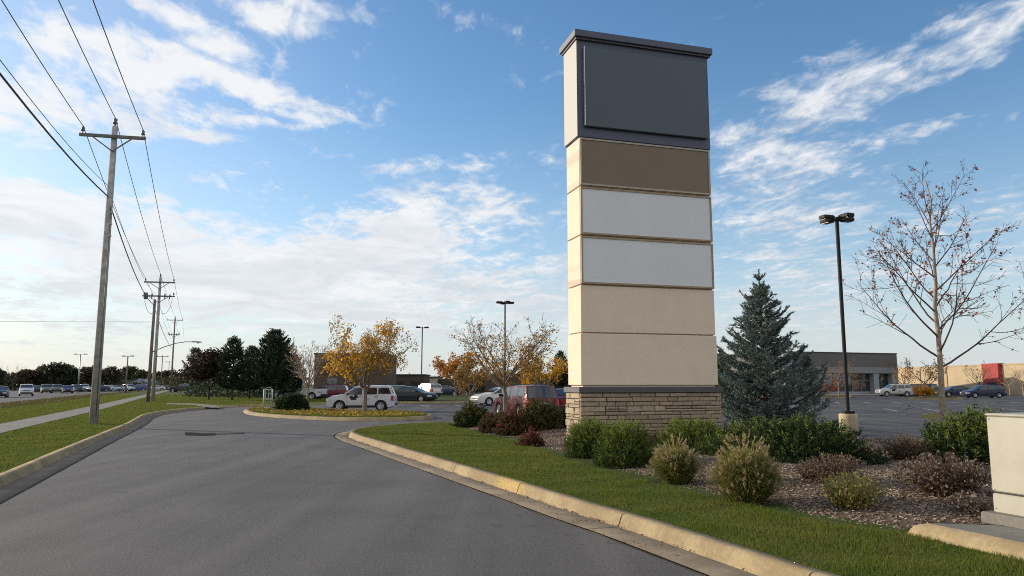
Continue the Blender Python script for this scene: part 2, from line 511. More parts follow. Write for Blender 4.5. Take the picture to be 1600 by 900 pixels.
M_road = asphalt("asphalt_road", (0.064, 0.059, 0.056), (0.138, 0.126, 0.118))
M_lot = asphalt("asphalt_lot", (0.040, 0.037, 0.036), (0.100, 0.092, 0.086), 3.0, 82.0, 3.2)
M_soil = earth("lawn_soil", (0.045, 0.070, 0.014), (0.065, 0.085, 0.020), (0.070, 0.060, 0.026))
M_field = earth("field_grass", (0.055, 0.075, 0.020), (0.085, 0.085, 0.030), (0.11, 0.085, 0.04), 0.08, 3.0)
M_verge = earth("dry_verge", (0.11, 0.075, 0.035), (0.085, 0.085, 0.03), (0.15, 0.10, 0.05), 0.25, 6.0)
M_bed = earth("bed_mulch", (0.14, 0.095, 0.065), (0.20, 0.145, 0.10), (0.065, 0.045, 0.032), 1.2, 22.0, 0.9)
M_kerb = concrete("kerb_concrete", (0.39, 0.305, 0.175), (0.27, 0.205, 0.115), tuple(G(792, 756, 0.1)))
M_gutter = concrete("gutter_concrete", (0.235, 0.19, 0.14), (0.15, 0.122, 0.092))
M_pave = concrete("pavement_concrete", (0.235, 0.22, 0.195), (0.17, 0.16, 0.145))
M_seal = plain("sealant_and_dark_patch", (0.014, 0.013, 0.013), 0.95, spec=.05)
M_paint = plain("worn_white_paint", (0.55, 0.55, 0.52), 0.8, c2=(0.16, 0.16, 0.16), scale=3.0)

# the ground to the horizon
MB().sheet([(-2500, -900, 0), (2500, -900, 0), (2500, 3500, 0), (-2500, 3500, 0)], -0.06).build("ground", M_field)['kind'] = 'structure'

# kerb line on the lawn with the sign: gutter edge, walked away from the viewer, then round the corner
rk = [SN(-16, 4.1), SN(-6, 4.1), SN(0, 4.1)] + [G(x, y).to_2d() for x, y in ((1000, 860), (859, 809), (766, 774), (625, 723), (560, 699))] + \
     [G(530, 688).to_2d(), G(522, 681).to_2d(), Vector((-5.95, 27.0)), Vector((-4.6, 30.2)), Vector((-2.2, 31.9)), Vector((1.5, 32.3)), Vector((4.8, 30.6)), Vector((7.6, 26.6)), Vector((9.6, 22.9)), Vector((13.2, 20.9)), Vector((24, 16.6)), Vector((36, 11.5))]
RK = smooth_line(rk, 5)
lk = [SN(-30, -2.85), SN(0, -2.85)] + [G(x, y).to_2d() for x, y in ((85, 741), (175, 692), (225, 666))] + [G(248, 650.5).to_2d(), Vector((-20.3, 46.0)), Vector((-20.6, 50)), G(336, 638.6).to_2d(), G(360, 636.6).to_2d(), G(440, 634.6).to_2d(), Vector((-12, 64)), Vector((2, 68))]
LK = smooth_line(lk, 5)

# asphalt: the car park and, over it, the drive
MB().sheet([SN(-40, -3.4), SN(48, -3.4), SN(66, 0), Vector((-12, 67)), Vector((-10, 150)), Vector((-30, 175)), Vector((-10, 200)), Vector((120, 200)), Vector((150, 60)), Vector((150, -40))], -0.008).build("parking_lot", M_lot)['kind'] = 'structure'
drive = [p for p in LK if p.y < 62] + [Vector((-14, 57)), Vector((-16.8, 50)), Vector((-16.0, 44)), Vector((-12, 38.6)), Vector((-6, 34.8)), Vector((-3, 33.5))]
rside = [p for p in RK if p.y < 31 and p.x < 3.5]
drive += list(reversed(rside))
MB().sheet(drive, 0.0).build("road", M_road)['kind'] = 'structure'

# dark patch on the drive with a thin line running from it
mb = MB()
p = [G(x, y, 0.005) for x, y in ((289, 675.5), (304, 675.8), (318, 677), (336, 676.6), (337, 680), (320, 681), (300, 680.4), (289, 680.3))]
mb.sheet(p); q = [G(336, 677.6, 0.005), G(382, 676.8, 0.005), G(382, 677.8, 0.005), G(336, 678.9, 0.005)]; mb.sheet(q)
mb.build("road_dark_patch", M_seal)['kind'] = 'structure'


def kerb_run(name, line, side, sect=3.05, gutter=0.46, top=0.15, gap=0.024):
    """Gutter pan and rounded kerb in cast lengths; side +1: the kerb stands right of the walking direction."""
    D = resample(line, 0.3); per = int(sect / 0.3)
    prof = [(0.02, -0.01), (0.02, 0.006), (gutter, -0.004), (gutter + .014, 0.02), (gutter + .050, 0.112), (gutter + .064, 0.135), (gutter + .092, top - .002), (gutter + .20, top), (gutter + .205, 0.0)]
    for nm, pr, mt in (("gutter", prof[:3], M_gutter), (name, prof[2:], M_kerb)):
        mb = MB()
        for i0 in range(0, len(D) - 1, per):
            seg = D[i0:i0 + per + 1].copy()
            if len(seg) < 2: continue
            e = seg[-1] - seg[-2]; e /= np.hypot(*e) + 1e-9; seg[-1] = seg[-1] - e * gap
            lo = max(0, i0 - 1)
            T = np.gradient(D, axis=0)[i0:i0 + len(seg)]; T /= np.linalg.norm(T, axis=1, keepdims=True) + 1e-9
            Nn = np.c_[T[:, 1], -T[:, 0]] * side
            vs, fs = [], []
            for k, (c, nn) in enumerate(zip(seg, Nn)):
                for (d, z) in pr: vs.append((c[0] + nn[0] * d, c[1] + nn[1] * d, z + (.003 * sin(i0 * 1.7) if z > .1 else 0)))
            m = len(pr)
            for k in range(len(seg) - 1):
                for j in range(m - 1):
                    f = (k * m + j, k * m + j + 1, (k + 1) * m + j + 1, (k + 1) * m + j)
                    fs.append(f if side < 0 else f[::-1])
            mb.add(vs, fs, True)
            for kk in (0, len(seg) - 1): mb.add(vs[kk * m:(kk + 1) * m], [tuple(range(m))])
        mb.build(nm, mt)['kind'] = 'structure'
    # the tarred joint between asphalt and gutter
    A, B = offset_line(D, -.012 * side), offset_line(D, .028 * side)
    rng = np.random.default_rng(5); mb = MB(); vs = []; fs = []
    wj = rng.uniform(.4, 1.2, len(D))[:, None]
    A = D + (A - D) * wj
    for a, b in zip(A, B): vs += [(a[0], a[1], 0.0085), (b[0], b[1], 0.0085)]
    for k in range(len(D) - 1): fs.append((2 * k, 2 * k + 1, 2 * k + 3, 2 * k + 2))
    mb.add(vs, fs); mb.build("gutter_joint", M_seal)['kind'] = 'structure'


kerb_run("kerb", RK, +1)
kerb_run("kerb", LK, -1)

# ---- the lawn round the sign
lawn_edge = [Vector(p) for p in offset_line(resample(RK, 0.5), 0.655)]
lawn_r = lawn_edge + [Vector((36, -16)), Vector((12, -16))]
lawn_r = [p for p in lawn_r]
MB().sheet(lawn_r, 0.125).build("lawn", M_soil)['kind'] = 'structure'

bed = [G(x, y, 0.15).to_2d() for x, y in ((700, 657.5), (703, 663), (737, 674), (775, 682), (812, 690), (859, 706), (900, 720), (937, 732), (1000, 746), (1050, 759), (1100, 773), (1162, 781), (1225, 800), (1319, 817), (1412, 831))]
apron_a = G(1412, 831, 0.15).to_2d()
apron_b = G(1600, 873, 0.15).to_2d()
_ad = (apron_b - apron_a).normalized()
bed += [apron_a + _ad * 1.2 + Vector((-_ad.y, _ad.x)) * .8, Vector((9.5, 9.0)), Vector((26, 12.4)), Vector((22, 16.4)), Vector((12.9, 19.9)), Vector((8.7, 22.2)), Vector((6.7, 26.2)), Vector((4.2, 29.6)), Vector((1.2, 31.2)), Vector((-1.6, 30.9))]
BED = [Vector(p) for p in smooth_line(bed[:15], 4)] + bed[15:]


def bed_z(x, y):
    d = edge_dist(x, y, BED); t = np.clip(d / 2.2, 0, 1)
    return 0.105 + 0.17 * t * t * (3 - 2 * t) + 0.02 * np.sin(np.asarray(x) * 2.1 + np.asarray(y) * 1.3) * t


st = 0.16
gx, gy = np.meshgrid(np.arange(-4, 27, st), np.arange(6, 33, st)); ins = in_poly(gx, gy, BED) | (edge_dist(gx, gy, BED) < st)
gz = np.where(in_poly(gx, gy, BED), bed_z(gx, gy), 0.10)
idx = np.arange(gx.size).reshape(gx.shape)
q = np.stack([idx[:-1, :-1], idx[:-1, 1:], idx[1:, 1:], idx[1:, :-1]], -1)
keep = ins[:-1, :-1] & ins[:-1, 1:] & ins[1:, 1:] & ins[1:, :-1]
o = np_obj("mulch_bed", np.c_[gx.ravel(), gy.ravel(), gz.ravel()], q[keep], M_bed, smooth=True); o['kind'] = 'structure'

# chips of bark and broken stone on the bed
rng = np.random.default_rng(11)
n = 70000
# denser near the viewer
cx = rng.uniform(-4, 16, n * 3); cy = rng.uniform(6.5, 31, n * 3)
ok = in_poly(cx, cy, BED) & (rng.random(n * 3) < np.clip(14.0 / np.hypot(cx, cy), 0.25, 1)) ; cx, cy = cx[ok], cy[ok]
cv = [(-1, -.55, 0), (1, -.4, 0), (.8, .6, 0), (-.85, .5, 0), (-.5, -.2, .55), (.55, 0, .5)]
cf = [(0, 1, 5), (0, 5, 4), (1, 2, 5), (2, 3, 4), (2, 4, 5), (3, 0, 4)]
D = rng.normal(0, .5, (len(cx), 3)); D[:, 2] = 1
Rr = frames(D, rng)
V, Fc = scatter(cv, cf, np.c_[cx, cy, bed_z(cx, cy) + 0.004], Rr, np.c_[rng.uniform(.012, .034, len(cx)), rng.uniform(.010, .022, len(cx)), rng.uniform(.01, .025, len(cx))])
M_chip = stone_mat("bark_chips", [(0.32, 0.23, 0.17), (0.21, 0.145, 0.105), (0.11, 0.075, 0.055), (0.42, 0.33, 0.26), (0.26, 0.185, 0.135), (0.52, 0.44, 0.37), (0.15, 0.10, 0.075)])
o = np_obj("bark_mulch", V, Fc, M_chip); tag(o, "brown bark chips and broken stone spread over the planting bed", "mulch", kind='stuff')

# ---- grass blades
M_blade = leafy("grass_blades", [(0.085, 0.130, 0.016), (0.110, 0.160, 0.022), (0.135, 0.175, 0.030), (0.17, 0.18, 0.050), (0.095, 0.145, 0.020)], 0.38, 0.65, spec=0.08, patch=(0.185, 0.185, 0.045))
M_blade_dry = leafy("dry_grass_blades", [(0.10, 0.11, 0.03), (0.16, 0.13, 0.05), (0.13, 0.09, 0.04), (0.08, 0.10, 0.025), (0.20, 0.15, 0.07)], 0.3, 0.6)
M_litter = leafy("fallen_leaves", [(0.46, 0.27, 0.05), (0.60, 0.38, 0.06), (0.38, 0.21, 0.05), (0.52, 0.36, 0.10)], 0.2, 0.6)


def blades(name, label, poly, dens, h, w, mat, seed, z0=0.12, holes=(), near=None, lean=0.45):
    rng = np.random.default_rng(seed)
    P = np.array([(p[0], p[1]) for p in poly]); lo, hi = P.min(0), P.max(0)
    n = int(np.prod(hi - lo) * dens); x = rng.uniform(lo[0], hi[0], n); y = rng.uniform(lo[1], hi[1], n)
    ok = np.ones(n, bool); d = np.hypot(x, y)
    if near:                       # thin out with distance; blades grow wider in step, so the cover stays
        ok &= rng.random(n) < np.clip((near / np.maximum(d, 1e-3)) ** 1.4, 0.05, 1)
    ok &= (np.abs(np.arctan2(x, y)) < radians(40))
    x, y, d = x[ok], y[ok], d[ok]
    ok = in_poly(x, y, poly)
    for hpoly in holes: ok &= ~in_poly(x, y, hpoly)
    x, y, d = x[ok], y[ok], d[ok]; n = len(x)
    tuft = 0.75 + 0.35 * np.sin(x * 3.1 + np.sin(y * 2.3) * 2) * np.sin(y * 2.7 + np.sin(x * 1.9) * 2)
    hh = h * rng.uniform(.55, 1.25, n) * tuft; ww = w * rng.uniform(.7, 1.3, n) * (np.clip((d / near) ** 0.9, 1, 12) if near else 1)
    a = rng.uniform(0, 2 * PI, n); la = rng.uniform(0, 2 * PI, n); ll = np.abs(rng.normal(0, lean, n)) * hh
    z = np.full(n, z0)
    b1 = np.c_[x - np.cos(a) * ww / 2, y - np.sin(a) * ww / 2, z]; b2 = np.c_[x + np.cos(a) * ww / 2, y + np.sin(a) * ww / 2, z]
    tp = np.c_[x + np.cos(la) * ll, y + np.sin(la) * ll, z + hh]
    V = np.stack([b1, b2, tp], 1).reshape(-1, 3); Fc = np.arange(n * 3).reshape(-1, 3)
    o = np_obj(name, V, Fc, mat); tag(o, label, "grass", kind='stuff'); return n


pad_guess = [apron_a, apron_b, Vector((7.5, 4.0)), Vector((8.5, 8.5)), Vector((5.2, 8.4))]
LAWN_P = [p for p in lawn_r if p.y < 34]
nb = blades("lawn_grass", "short mown green grass between kerb and planting bed", LAWN_P, 5200, 0.055, 0.007, M_blade, 1, 0.12, [BED, pad_guess], near=7.5)

# ---- grass across the drive, with the sidewalk through it
lawn_l_edge = [Vector(p) for p in offset_line(resample(LK, 0.6), -0.655)]
hw_near = [SN(-40, -17.0), SN(20, -17.0)] + [G(0, 633.5).to_2d(), G(136, 618.4).to_2d(), G(232, 610.6).to_2d(), SN(420, -16.0)]
lawn_l = lawn_l_edge + [Vector((2, 80)), Vector((-10, 130)), Vector((-30, 170)), SN(300, 4)] + list(reversed(hw_near))
MB().sheet(lawn_l, 0.12).build("lawn", M_soil)['kind'] = 'structure'
walk_c = [SN(-30, -6.9), SN(0, -6.9), SN(28, -6.9), SN(58, -7.1), SN(100, -8.0), SN(180, -9.5), SN(260, -10)]
wl = resample(smooth_line(walk_c, 4), 1.5)
mb = MB(); a, b = offset_line(wl, -.72), offset_line(wl, .72)
for i in range(len(wl) - 1):
    g_ = (a[i + 1] - a[i]) * 0.008
    mb.slab([(a[i][0] + g_[0], a[i][1] + g_[1]), (b[i][0] + g_[0], b[i][1] + g_[1]), (b[i + 1][0], b[i + 1][1]), (a[i + 1][0], a[i + 1][1])], 0.08, 0.152)
mb.build("sidewalk", M_pave)['kind'] = 'structure'
cp = [G(x, y, 0.13) for x, y in ((256, 630.2), (300, 630.4), (338, 633.0), (344, 636.6), (330, 637.0), (300, 632.8), (262, 631.8))]
MB().sheet(cp, 0.135).build("crossing_path", M_pave)['kind'] = 'structure'
walk_poly = [Vector(p) for p in a] + [Vector(p) for p in reversed(b)]
verge_in = [SN(-20, -13.6), SN(30, -13.4), SN(70, -12.4), SN(110, -13.5), SN(200, -14.4)]
verge = list(hw_near[:-1]) + list(reversed(verge_in))
MB().sheet(verge, 0.126).build("verge", M_verge)['kind'] = 'structure'
left_near = [p for p in lawn_l_edge if p.y < 66] + [Vector((-14, 72)), Vector((-26, 100)), SN(120, -3), SN(120, -14), SN(70, -12.6), SN(30, -13.4), SN(-20, -13.4)]
blades("lawn_grass", "short green grass beside the drive and the sidewalk under the utility poles", left_near, 2600, 0.07, 0.009, M_blade, 2, 0.115, [walk_poly, [p.to_2d() for p in cp]], near=10)
blades("verge_grass", "brownish dry grass of the roadside verge below the main road", verge, 500, 0.16, 0.02, M_blade_dry, 3, 0.12, near=30)

# ---- the main road beyond the verge
MB().sheet([hw_near[0], hw_near[1], hw_near[2], hw_near[3], hw_near[4], hw_near[5], SN(420, -60), SN(-40, -60)], -0.012).build("main_road", M_lot)['kind'] = 'structure'
mb = MB(); e1 = resample(hw_near, 4.0); e2 = offset_line(e1, -.35)
for i in range(len(e1) - 1): mb.slab([e1[i], e1[i + 1], e2[i + 1], e2[i]], -.02, 0.131)
mb.build("kerb", M_pave)['kind'] = 'structure'

# ---- the small kerbed island with the yellow tree
isl = [(379, 643.5), (388, 648), (420, 651.8), (470, 655), (520, 657), (580, 657.8), (640, 656.5), (676, 654), (672, 650.5), (640, 647.5), (560, 645), (500, 642.5), (440, 640), (395, 640)]
ISL = smooth_line([G(x, y).to_2d() for x, y in isl] + [G(*isl[0]).to_2d()], 5)[:-1]
c_ = sum(ISL, Vector((0, 0))) / len(ISL)
def shrink(poly, d):
    A = np.array([(p.x, p.y) for p in poly]); T = np.roll(A, -1, 0) - np.roll(A, 1, 0); T /= np.linalg.norm(T, axis=1, keepdims=True) + 1e-9
    Nn = np.c_[T[:, 1], -T[:, 0]]; s = np.sign(((A - np.array(c_)) * Nn).sum(1).mean())
    return [Vector(p) for p in A - Nn * s * d]
in1, in2, in3 = shrink(ISL, 0.10), shrink(ISL, 0.16), shrink(ISL, 0.34)
mb = MB(); rings = [(ISL, -0.01), (in1, 0.115), (in2, 0.15), (in3, 0.15), (in3, 0.05)]
m = len(ISL); vs = [(p.x, p.y, z) for r_, z in rings for p in r_]
fs = [(k * m + i, k * m + (i + 1) % m, (k + 1) * m + (i + 1) % m, (k + 1) * m + i) for k in range(len(rings) - 1) for i in range(m)]
mb.add(vs, fs, True); mb.build("kerb", M_kerb)['kind'] = 'structure'
MB().sheet(in3, 0.135).build("island_lawn", M_soil)['kind'] = 'structure'
blades("lawn_grass", "grass on the small kerbed island, half buried in yellow leaves", in3, 900, 0.10, 0.03, M_blade, 4, 0.13)
# fallen leaves, thick under the tree
rng = np.random.default_rng(8); n = 6000
x = rng.uniform(-20, 0, n); y = rng.uniform(34, 52, n)
k_ = in_poly(x, y, in3) & (rng.random(n) < 0.35 + 0.65 * np.exp(-((x + 8.5) ** 2) / 30))
x, y = x[k_], y[k_]; D = rng.normal(0, .5, (len(x), 3)); D[:, 2] = 1
V, Fc = scatter([(-1, -.6, 0), (.2, -.8, .15), (1, .1, 0), (.1, .8, .2)], [(0, 1, 2, 3)], np.c_[x, y, np.full(len(x), .215)], frames(D, rng), rng.uniform(.04, .09, len(x)))
tag(np_obj("fallen_leaves", V, Fc, M_litter), "yellow fallen leaves strewn over the small kerbed island", "leaves", kind='stuff')
# a few leaves and grit along the gutter and on the drive
n = 900; t = rng.integers(10, len(RK) - 30, n); P = np.array([(RK[i].x, RK[i].y) for i in t]); off = np.abs(rng.normal(.40, .22, n)) * np.where(rng.random(n) < .9, 1, -1)
T = np.gradient(np.array([(p.x, p.y) for p in RK]), axis=0)[t]; T /= np.linalg.norm(T, axis=1, keepdims=True) + 1e-9
P = P + T * rng.uniform(-.6, .6, (n, 1)) + np.c_[T[:, 1], -T[:, 0]] * np.minimum(off, .44)[:, None]
D = rng.normal(0, .4, (n, 3)); D[:, 2] = 1
V, Fc = scatter([(-1, -.6, 0), (.2, -.8, .15), (1, .1, 0), (.1, .8, .2)], [(0, 1, 2, 3)], np.c_[P, np.full(n, .013)], frames(D, rng), rng.uniform(.006, .022, n))
tag(np_obj("leaf_litter", V, Fc, leafy("gutter_litter", [(0.10, 0.06, 0.03), (0.2, 0.12, 0.05), (0.06, 0.045, 0.03)], 0.1)), "scraps of dry leaves lying along the gutter", "leaves", kind='stuff')

# ---- lot markings, low islands and the far kerbs of the car park
mb = MB()
for k in range(15):
    x0 = 16.0 + k * 2.75
    mb.slab([(x0, 47.0), (x0 + .11, 47.0), (x0 + 1.9, 52.2), (x0 + 1.79, 52.2)], -0.006, -0.0035)
    mb.slab([(x0 + 2, 66.0), (x0 + 2.11, 66.0), (x0 + 3.9, 71.2), (x0 + 3.79, 71.2)], -0.006, -0.0035)
for k in range(9):
    x0 = -9.0 + k * 2.75
    mb.slab([(x0, 56.0), (x0 + .11, 56.0), (x0 - 1.2, 61.2), (x0 - 1.31, 61.2)], -0.006, -0.0035)
for y0, x0, x1 in ((36.5, 14, 40), (58.6, 8, 60), (79, 12, 70), (41, 4, 22)):
    mb.slab([(x0, y0), (x1, y0 + .6), (x1, y0 + .75), (x0, y0 + .15)], -0.006, -0.0035)
mb.build("parking_lines", M_paint)['kind'] = 'structure'
rng = np.random.default_rng(21); mb = MB()          # sealed cracks
for k in range(16):
    x, y = rng.uniform(10, 45), rng.uniform(29, 85); a = rng.normal(0, .25) + (0 if k % 3 else 1.2); pts = []
    for i in range(14):
        pts.append((x, y)); a += rng.normal(0, .12); x += cos(a) * 1.1; y += sin(a) * 1.1
    B = offset_line(pts, 0.06)
    for i in range(len(pts) - 1): mb.sheet([(*pts[i], 0), (*pts[i + 1], 0), (*B[i + 1], 0), (*B[i], 0)], -0.002)
mb.build("crack_sealant", M_seal)['kind'] = 'structure'
def low_island(pts, grass=True):
    MB().slab(pts, -0.01, 0.14).build("kerb", M_kerb)['kind'] = 'structure'
    c = Vector((sum(p[0] for p in pts) / len(pts), sum(p[1] for p in pts) / len(pts)))
    MB().sheet([c + (Vector(p[:2]) - c) * 0.93 for p in pts], 0.144).build("island_lawn", M_field)['kind'] = 'structure'
low_island([G(1440, 652.5).to_2d(), G(1540, 654).to_2d(), G(1545, 650).to_2d(), G(1455, 650).to_2d()])
low_island([G(1420, 624.5).to_2d(), G(1505, 624.5).to_2d(), G(1498, 622.6).to_2d(), G(1428, 622.6).to_2d()])
low_island([G(1225, 621.5).to_2d(), G(1330, 622).to_2d(), G(1330, 619.8).to_2d(), G(1240, 619.3).to_2d()])
MB().slab([(36, 108), (70, 104), (72, 136), (36, 136)], -.01, .13).build("sidewalk", M_pave)['kind'] = 'structure'

# ================================================================== THE SIGN
YC = 19.0
C0 = Vector((pix_ray(901, 60).x / pix_ray(901, 60).y * YC, YC))      # front corner nearest the drive
FD, DD = Vector((0.959, 0.2835)), Vector((-0.2835, 0.959))           # along the front, into the depth
SIGN_RZ = atan2(FD.y, FD.x)
zc = lambda py: ZA(902, py, YC)
M_cream = plain("cream_stucco", (0.735, 0.61, 0.475), 0.85, var=0.035, scale=1.6)
M_slate = plain("slate_metal", (0.072, 0.082, 0.125), 0.5, var=0.06, scale=2, spec=0.5)
M_slate_face = plain("slate_panel", (0.056, 0.080, 0.103), 0.42, var=0.05, scale=.8)
M_cap = plain("dark_cap", (0.085, 0.078, 0.085), 0.6, var=0.1, scale=3)
M_brown = plain("brown_panel", (0.20, 0.145, 0.095), 0.6, var=0.04, scale=1.0)
M_white_panel = plain("white_sign_panel", (0.66, 0.68, 0.70), 0.4, var=0.03, scale=.7)
M_tanframe = plain("tan_metal_frame", (0.34, 0.25, 0.155), 0.55, var=0.06, scale=3)
M_greytan = plain("tan_grey_metal", (0.40, 0.36, 0.30), 0.6, var=0.04, scale=2)
M_mortar = plain("mortar", (0.07, 0.06, 0.05), 0.95)
M_stone = stone_mat("ledge_stone", [(0.46, 0.36, 0.245), (0.36, 0.28, 0.195), (0.50, 0.40, 0.28), (0.31, 0.24, 0.17), (0.43, 0.33, 0.215)])
M_dark = plain("black_gap", (0.02, 0.02, 0.022), 0.7)
M_alu = plain("bright_trim", (0.62, 0.62, 0.60), 0.35, metal=0.6, var=0.04)
sg = empty("pylon_sign", (C0.x, C0.y, 0.12), SIGN_RZ, "tall cream pylon sign with a blank dark cabinet on top and a stone base", "sign")
WB, DB = 4.02, 0.98                                   # width, depth of the cabinet
Z = lambda py: zc(py) - 0.12
def blk(name, mat, x0, x1, y0, y1, z0, z1, parent=sg, bev=0.012):
    return MB().box(((x0 + x1) / 2, (y0 + y1) / 2, (z0 + z1) / 2), (x1 - x0, y1 - y0, z1 - z0), 0, bev).build(name, mat, parent)
# local axes: x along the front, y into the depth, front plane y = 0
zb0, zl0, zl1 = -0.25, Z(614), Z(604.5)
blk("mortar_core", M_mortar, 0.03, WB - .03, 0.03, DB - .03, zb0, zl0 - .004, bev=0)
rng = np.random.default_rng(4)
def veneer(mb, o, ud, nd, width, z0, z1):
    """Courses of split stone with uneven lengths and depths."""
    z = z0
    while z < z1 - .02:
        h = min(rng.choice([.09, .115, .14, .17]), z1 - z)
        if z1 - z - h < .05: h = z1 - z
        x = 0.0
        while x < width - .01:
            l = min(rng.uniform(.20, .78), width - x)
            if width - x - l < .12: l = width - x
            rows = [(z, h)] if (h < .12 or rng.random() < .6) else [(z, h * .45), (z + h * .45, h * .55)]
            for (zz_, hh_) in rows:
                g = .007; d = rng.uniform(.032, .066); i = .012
                vs = []
                for (dep, ins_) in ((-.02, 0), (d - .014, 0), (d, i)):
                    for (a, b) in ((x + g + ins_, zz_ + g + ins_), (x + l - g - ins_, zz_ + g + ins_), (x + l - g - ins_, zz_ + hh_ - g - ins_), (x + g + ins_, zz_ + hh_ - g - ins_)):
                        jj = rng.normal(0, .003, 3) if dep > 0 else (0, 0, 0)
                        p = o + ud * (a + jj[0]) + nd * (dep + jj[1] * 1.6); vs.append((p.x, p.y, b + jj[2]))
                fs = [(8, 9, 10, 11)] + [(k * 4 + j, k * 4 + (j + 1) % 4, k * 4 + 4 + (j + 1) % 4, k * 4 + 4 + j) for k in (0, 1) for j in range(4)]
                mb.add(vs, fs)
            x += l
        z += h
mb = MB(); e_ = Vector
veneer(mb, e_((-.03, .0)), e_((1, 0)), e_((0, -1)), WB + .06, zb0, zl0 - .003)
veneer(mb, e_((.0, DB)), e_((0, -1)), e_((-1, 0)), DB, zb0, zl0 - .003)
veneer(mb, e_((WB, 0)), e_((0, 1)), e_((1, 0)), DB, zb0, zl0 - .003)
veneer(mb, e_((WB, DB)), e_((-1, 0)), e_((0, 1)), WB, zb0, zl0 - .003)
mb.build("stone_base", M_stone, sg)
blk("ledge", M_cap, -.075, WB + .075, -.085, DB + .085, zl0, zl1, bev=.015)
# tiers, each with a shadow gap above
x0, x1, y0, y1 = .045, WB - .03, .035, DB - .02
zt = [zl1, Z(519.5), Z(444), Z(366.5), Z(289.5), Z(213)]
blk("plinth_strip", M_cream, x0 + .05, x1 - .05, y0 + .05, y1 - .05, zl1, zl1 + .07, bev=0)
for k in range(5):
    za, zb_ = zt[k] + (.045 if k == 0 else .016), zt[k + 1] - .016
    t_ = blk("tier", M_cream, x0 - .02 * (k == 0), x1 + .02 * (k == 0), y0 - .015 * (k == 0), y1, za, zb_, bev=.01)
    blk("reveal", M_tanframe if k < 4 else M_dark, x0 + .04, x1 - .04, y0 + .04, y1 - .04, zb_ - .004, zt[k + 1] + .018, bev=0)
    if k >= 2:
        fm = {2: M_tanframe, 3: M_tanframe, 4: M_greytan}[k]; pm = {2: M_white_panel, 3: M_white_panel, 4: M_brown}[k]
        for side in (0, 1):
            yy = (y0 - .05, y0 - .002) if side == 0 else (y1 + .002, y1 + .05)
            fr = MB(); w_ = .045; a_, b_ = x0 + .012, x1 - .012; ym, yd = (yy[0] + yy[1]) / 2, yy[1] - yy[0]
            for (xa, xb, z_a, z_b) in ((a_, b_, za + .01, za + .01 + w_), (a_, b_, zb_ - .01 - w_, zb_ - .01), (a_, a_ + w_, za + .01 + w_, zb_ - .01 - w_), (b_ - w_, b_, za + .01 + w_, zb_ - .01 - w_)):
                fr.box(((xa + xb) / 2, ym, (z_a + z_b) / 2), (xb - xa, yd, z_b - z_a))
            f_ = fr.build("sign_frame", fm, t_)
            yp = y0 - .03 if side == 0 else y1 + .03
            MB().box(((a_ + b_) / 2, (yp + (y0 if side == 0 else y1)) / 2, (za + zb_) / 2), (b_ - a_ - 2 * w_ + .004, abs(yp - (y0 if side == 0 else y1)) - .004, zb_ - za - .02 - 2 * w_ + .004)).build("sign_face", pm, t_)
# top cabinet
zc0, zc1 = zt[5], Z(59)
cab = blk("top_cabinet", M_slate, 0, WB, 0, DB, zc0, zc1, bev=.012)
blk("end_panel", plain("pale_end_panel", (0.40, 0.385, 0.365), 0.6, var=.04), -.012, -.002, .0, DB, zc0 + .02, zc1 - .01, parent=cab, bev=0)
for y_, s_ in ((0, -1), (DB, 1)):
    ya, yb = (y_ - .11, y_ - .002) if s_ < 0 else (y_ + .002, y_ + .11)
    blk("blank_face", M_slate_face, .19, WB - .13, ya, yb, Z(197.5), Z(72.5), parent=cab, bev=.018)
blk("trim_strip", M_alu, .172, .188, -.112, -.03, Z(196), Z(73), parent=cab, bev=0)
blk("roof_cap", M_slate, -.10, WB + .10, -.13, DB + .13, zc1, Z(48.5), bev=.012)
blk("cap_flange", M_cap, -.05, WB + .05, -.07, DB + .07, zc1 - .055, zc1 - .002, bev=0)

# ================================================================== UTILITY POLES AND WIRES
M_pole = plain("weathered_pole", (0.37, 0.35, 0.32), 0.9, var=0.25, scale=5, bump=0.5, bscale=24)
M_pole_dark = plain("old_dark_pole", (0.17, 0.135, 0.105), 0.9, var=0.25, scale=5, bump=0.5, bscale=24)
M_arm = plain("grey_crossarm", (0.17, 0.16, 0.15), 0.85, var=0.2, scale=4)
M_ins = plain("insulator_porcelain", (0.14, 0.145, 0.16), 0.3)
M_steel = plain("galvanised_steel", (0.36, 0.37, 0.38), 0.45, metal=0.7)
M_bronze = plain("dark_bronze", (0.024, 0.021, 0.020), 0.6, spec=.2)
M_wire = plain("wire", (0.075, 0.078, 0.085), 0.55, metal=0.3)
M_lens = plain("lamp_lens", (0.06, 0.06, 0.06), 0.3)
P1, P2, P3, P0 = G(146, 662.5, .13), G(238.5, 627.0, .13), Vector((AT(267.5, 140), 140, .1)), None
P0 = P1 + (P1 - P2) * 0.98 + Vector((-1.5, 0, 0)); P0.z = .13
ARM = Vector((0.978, 0.21, 0)).normalized()           # crossarm direction
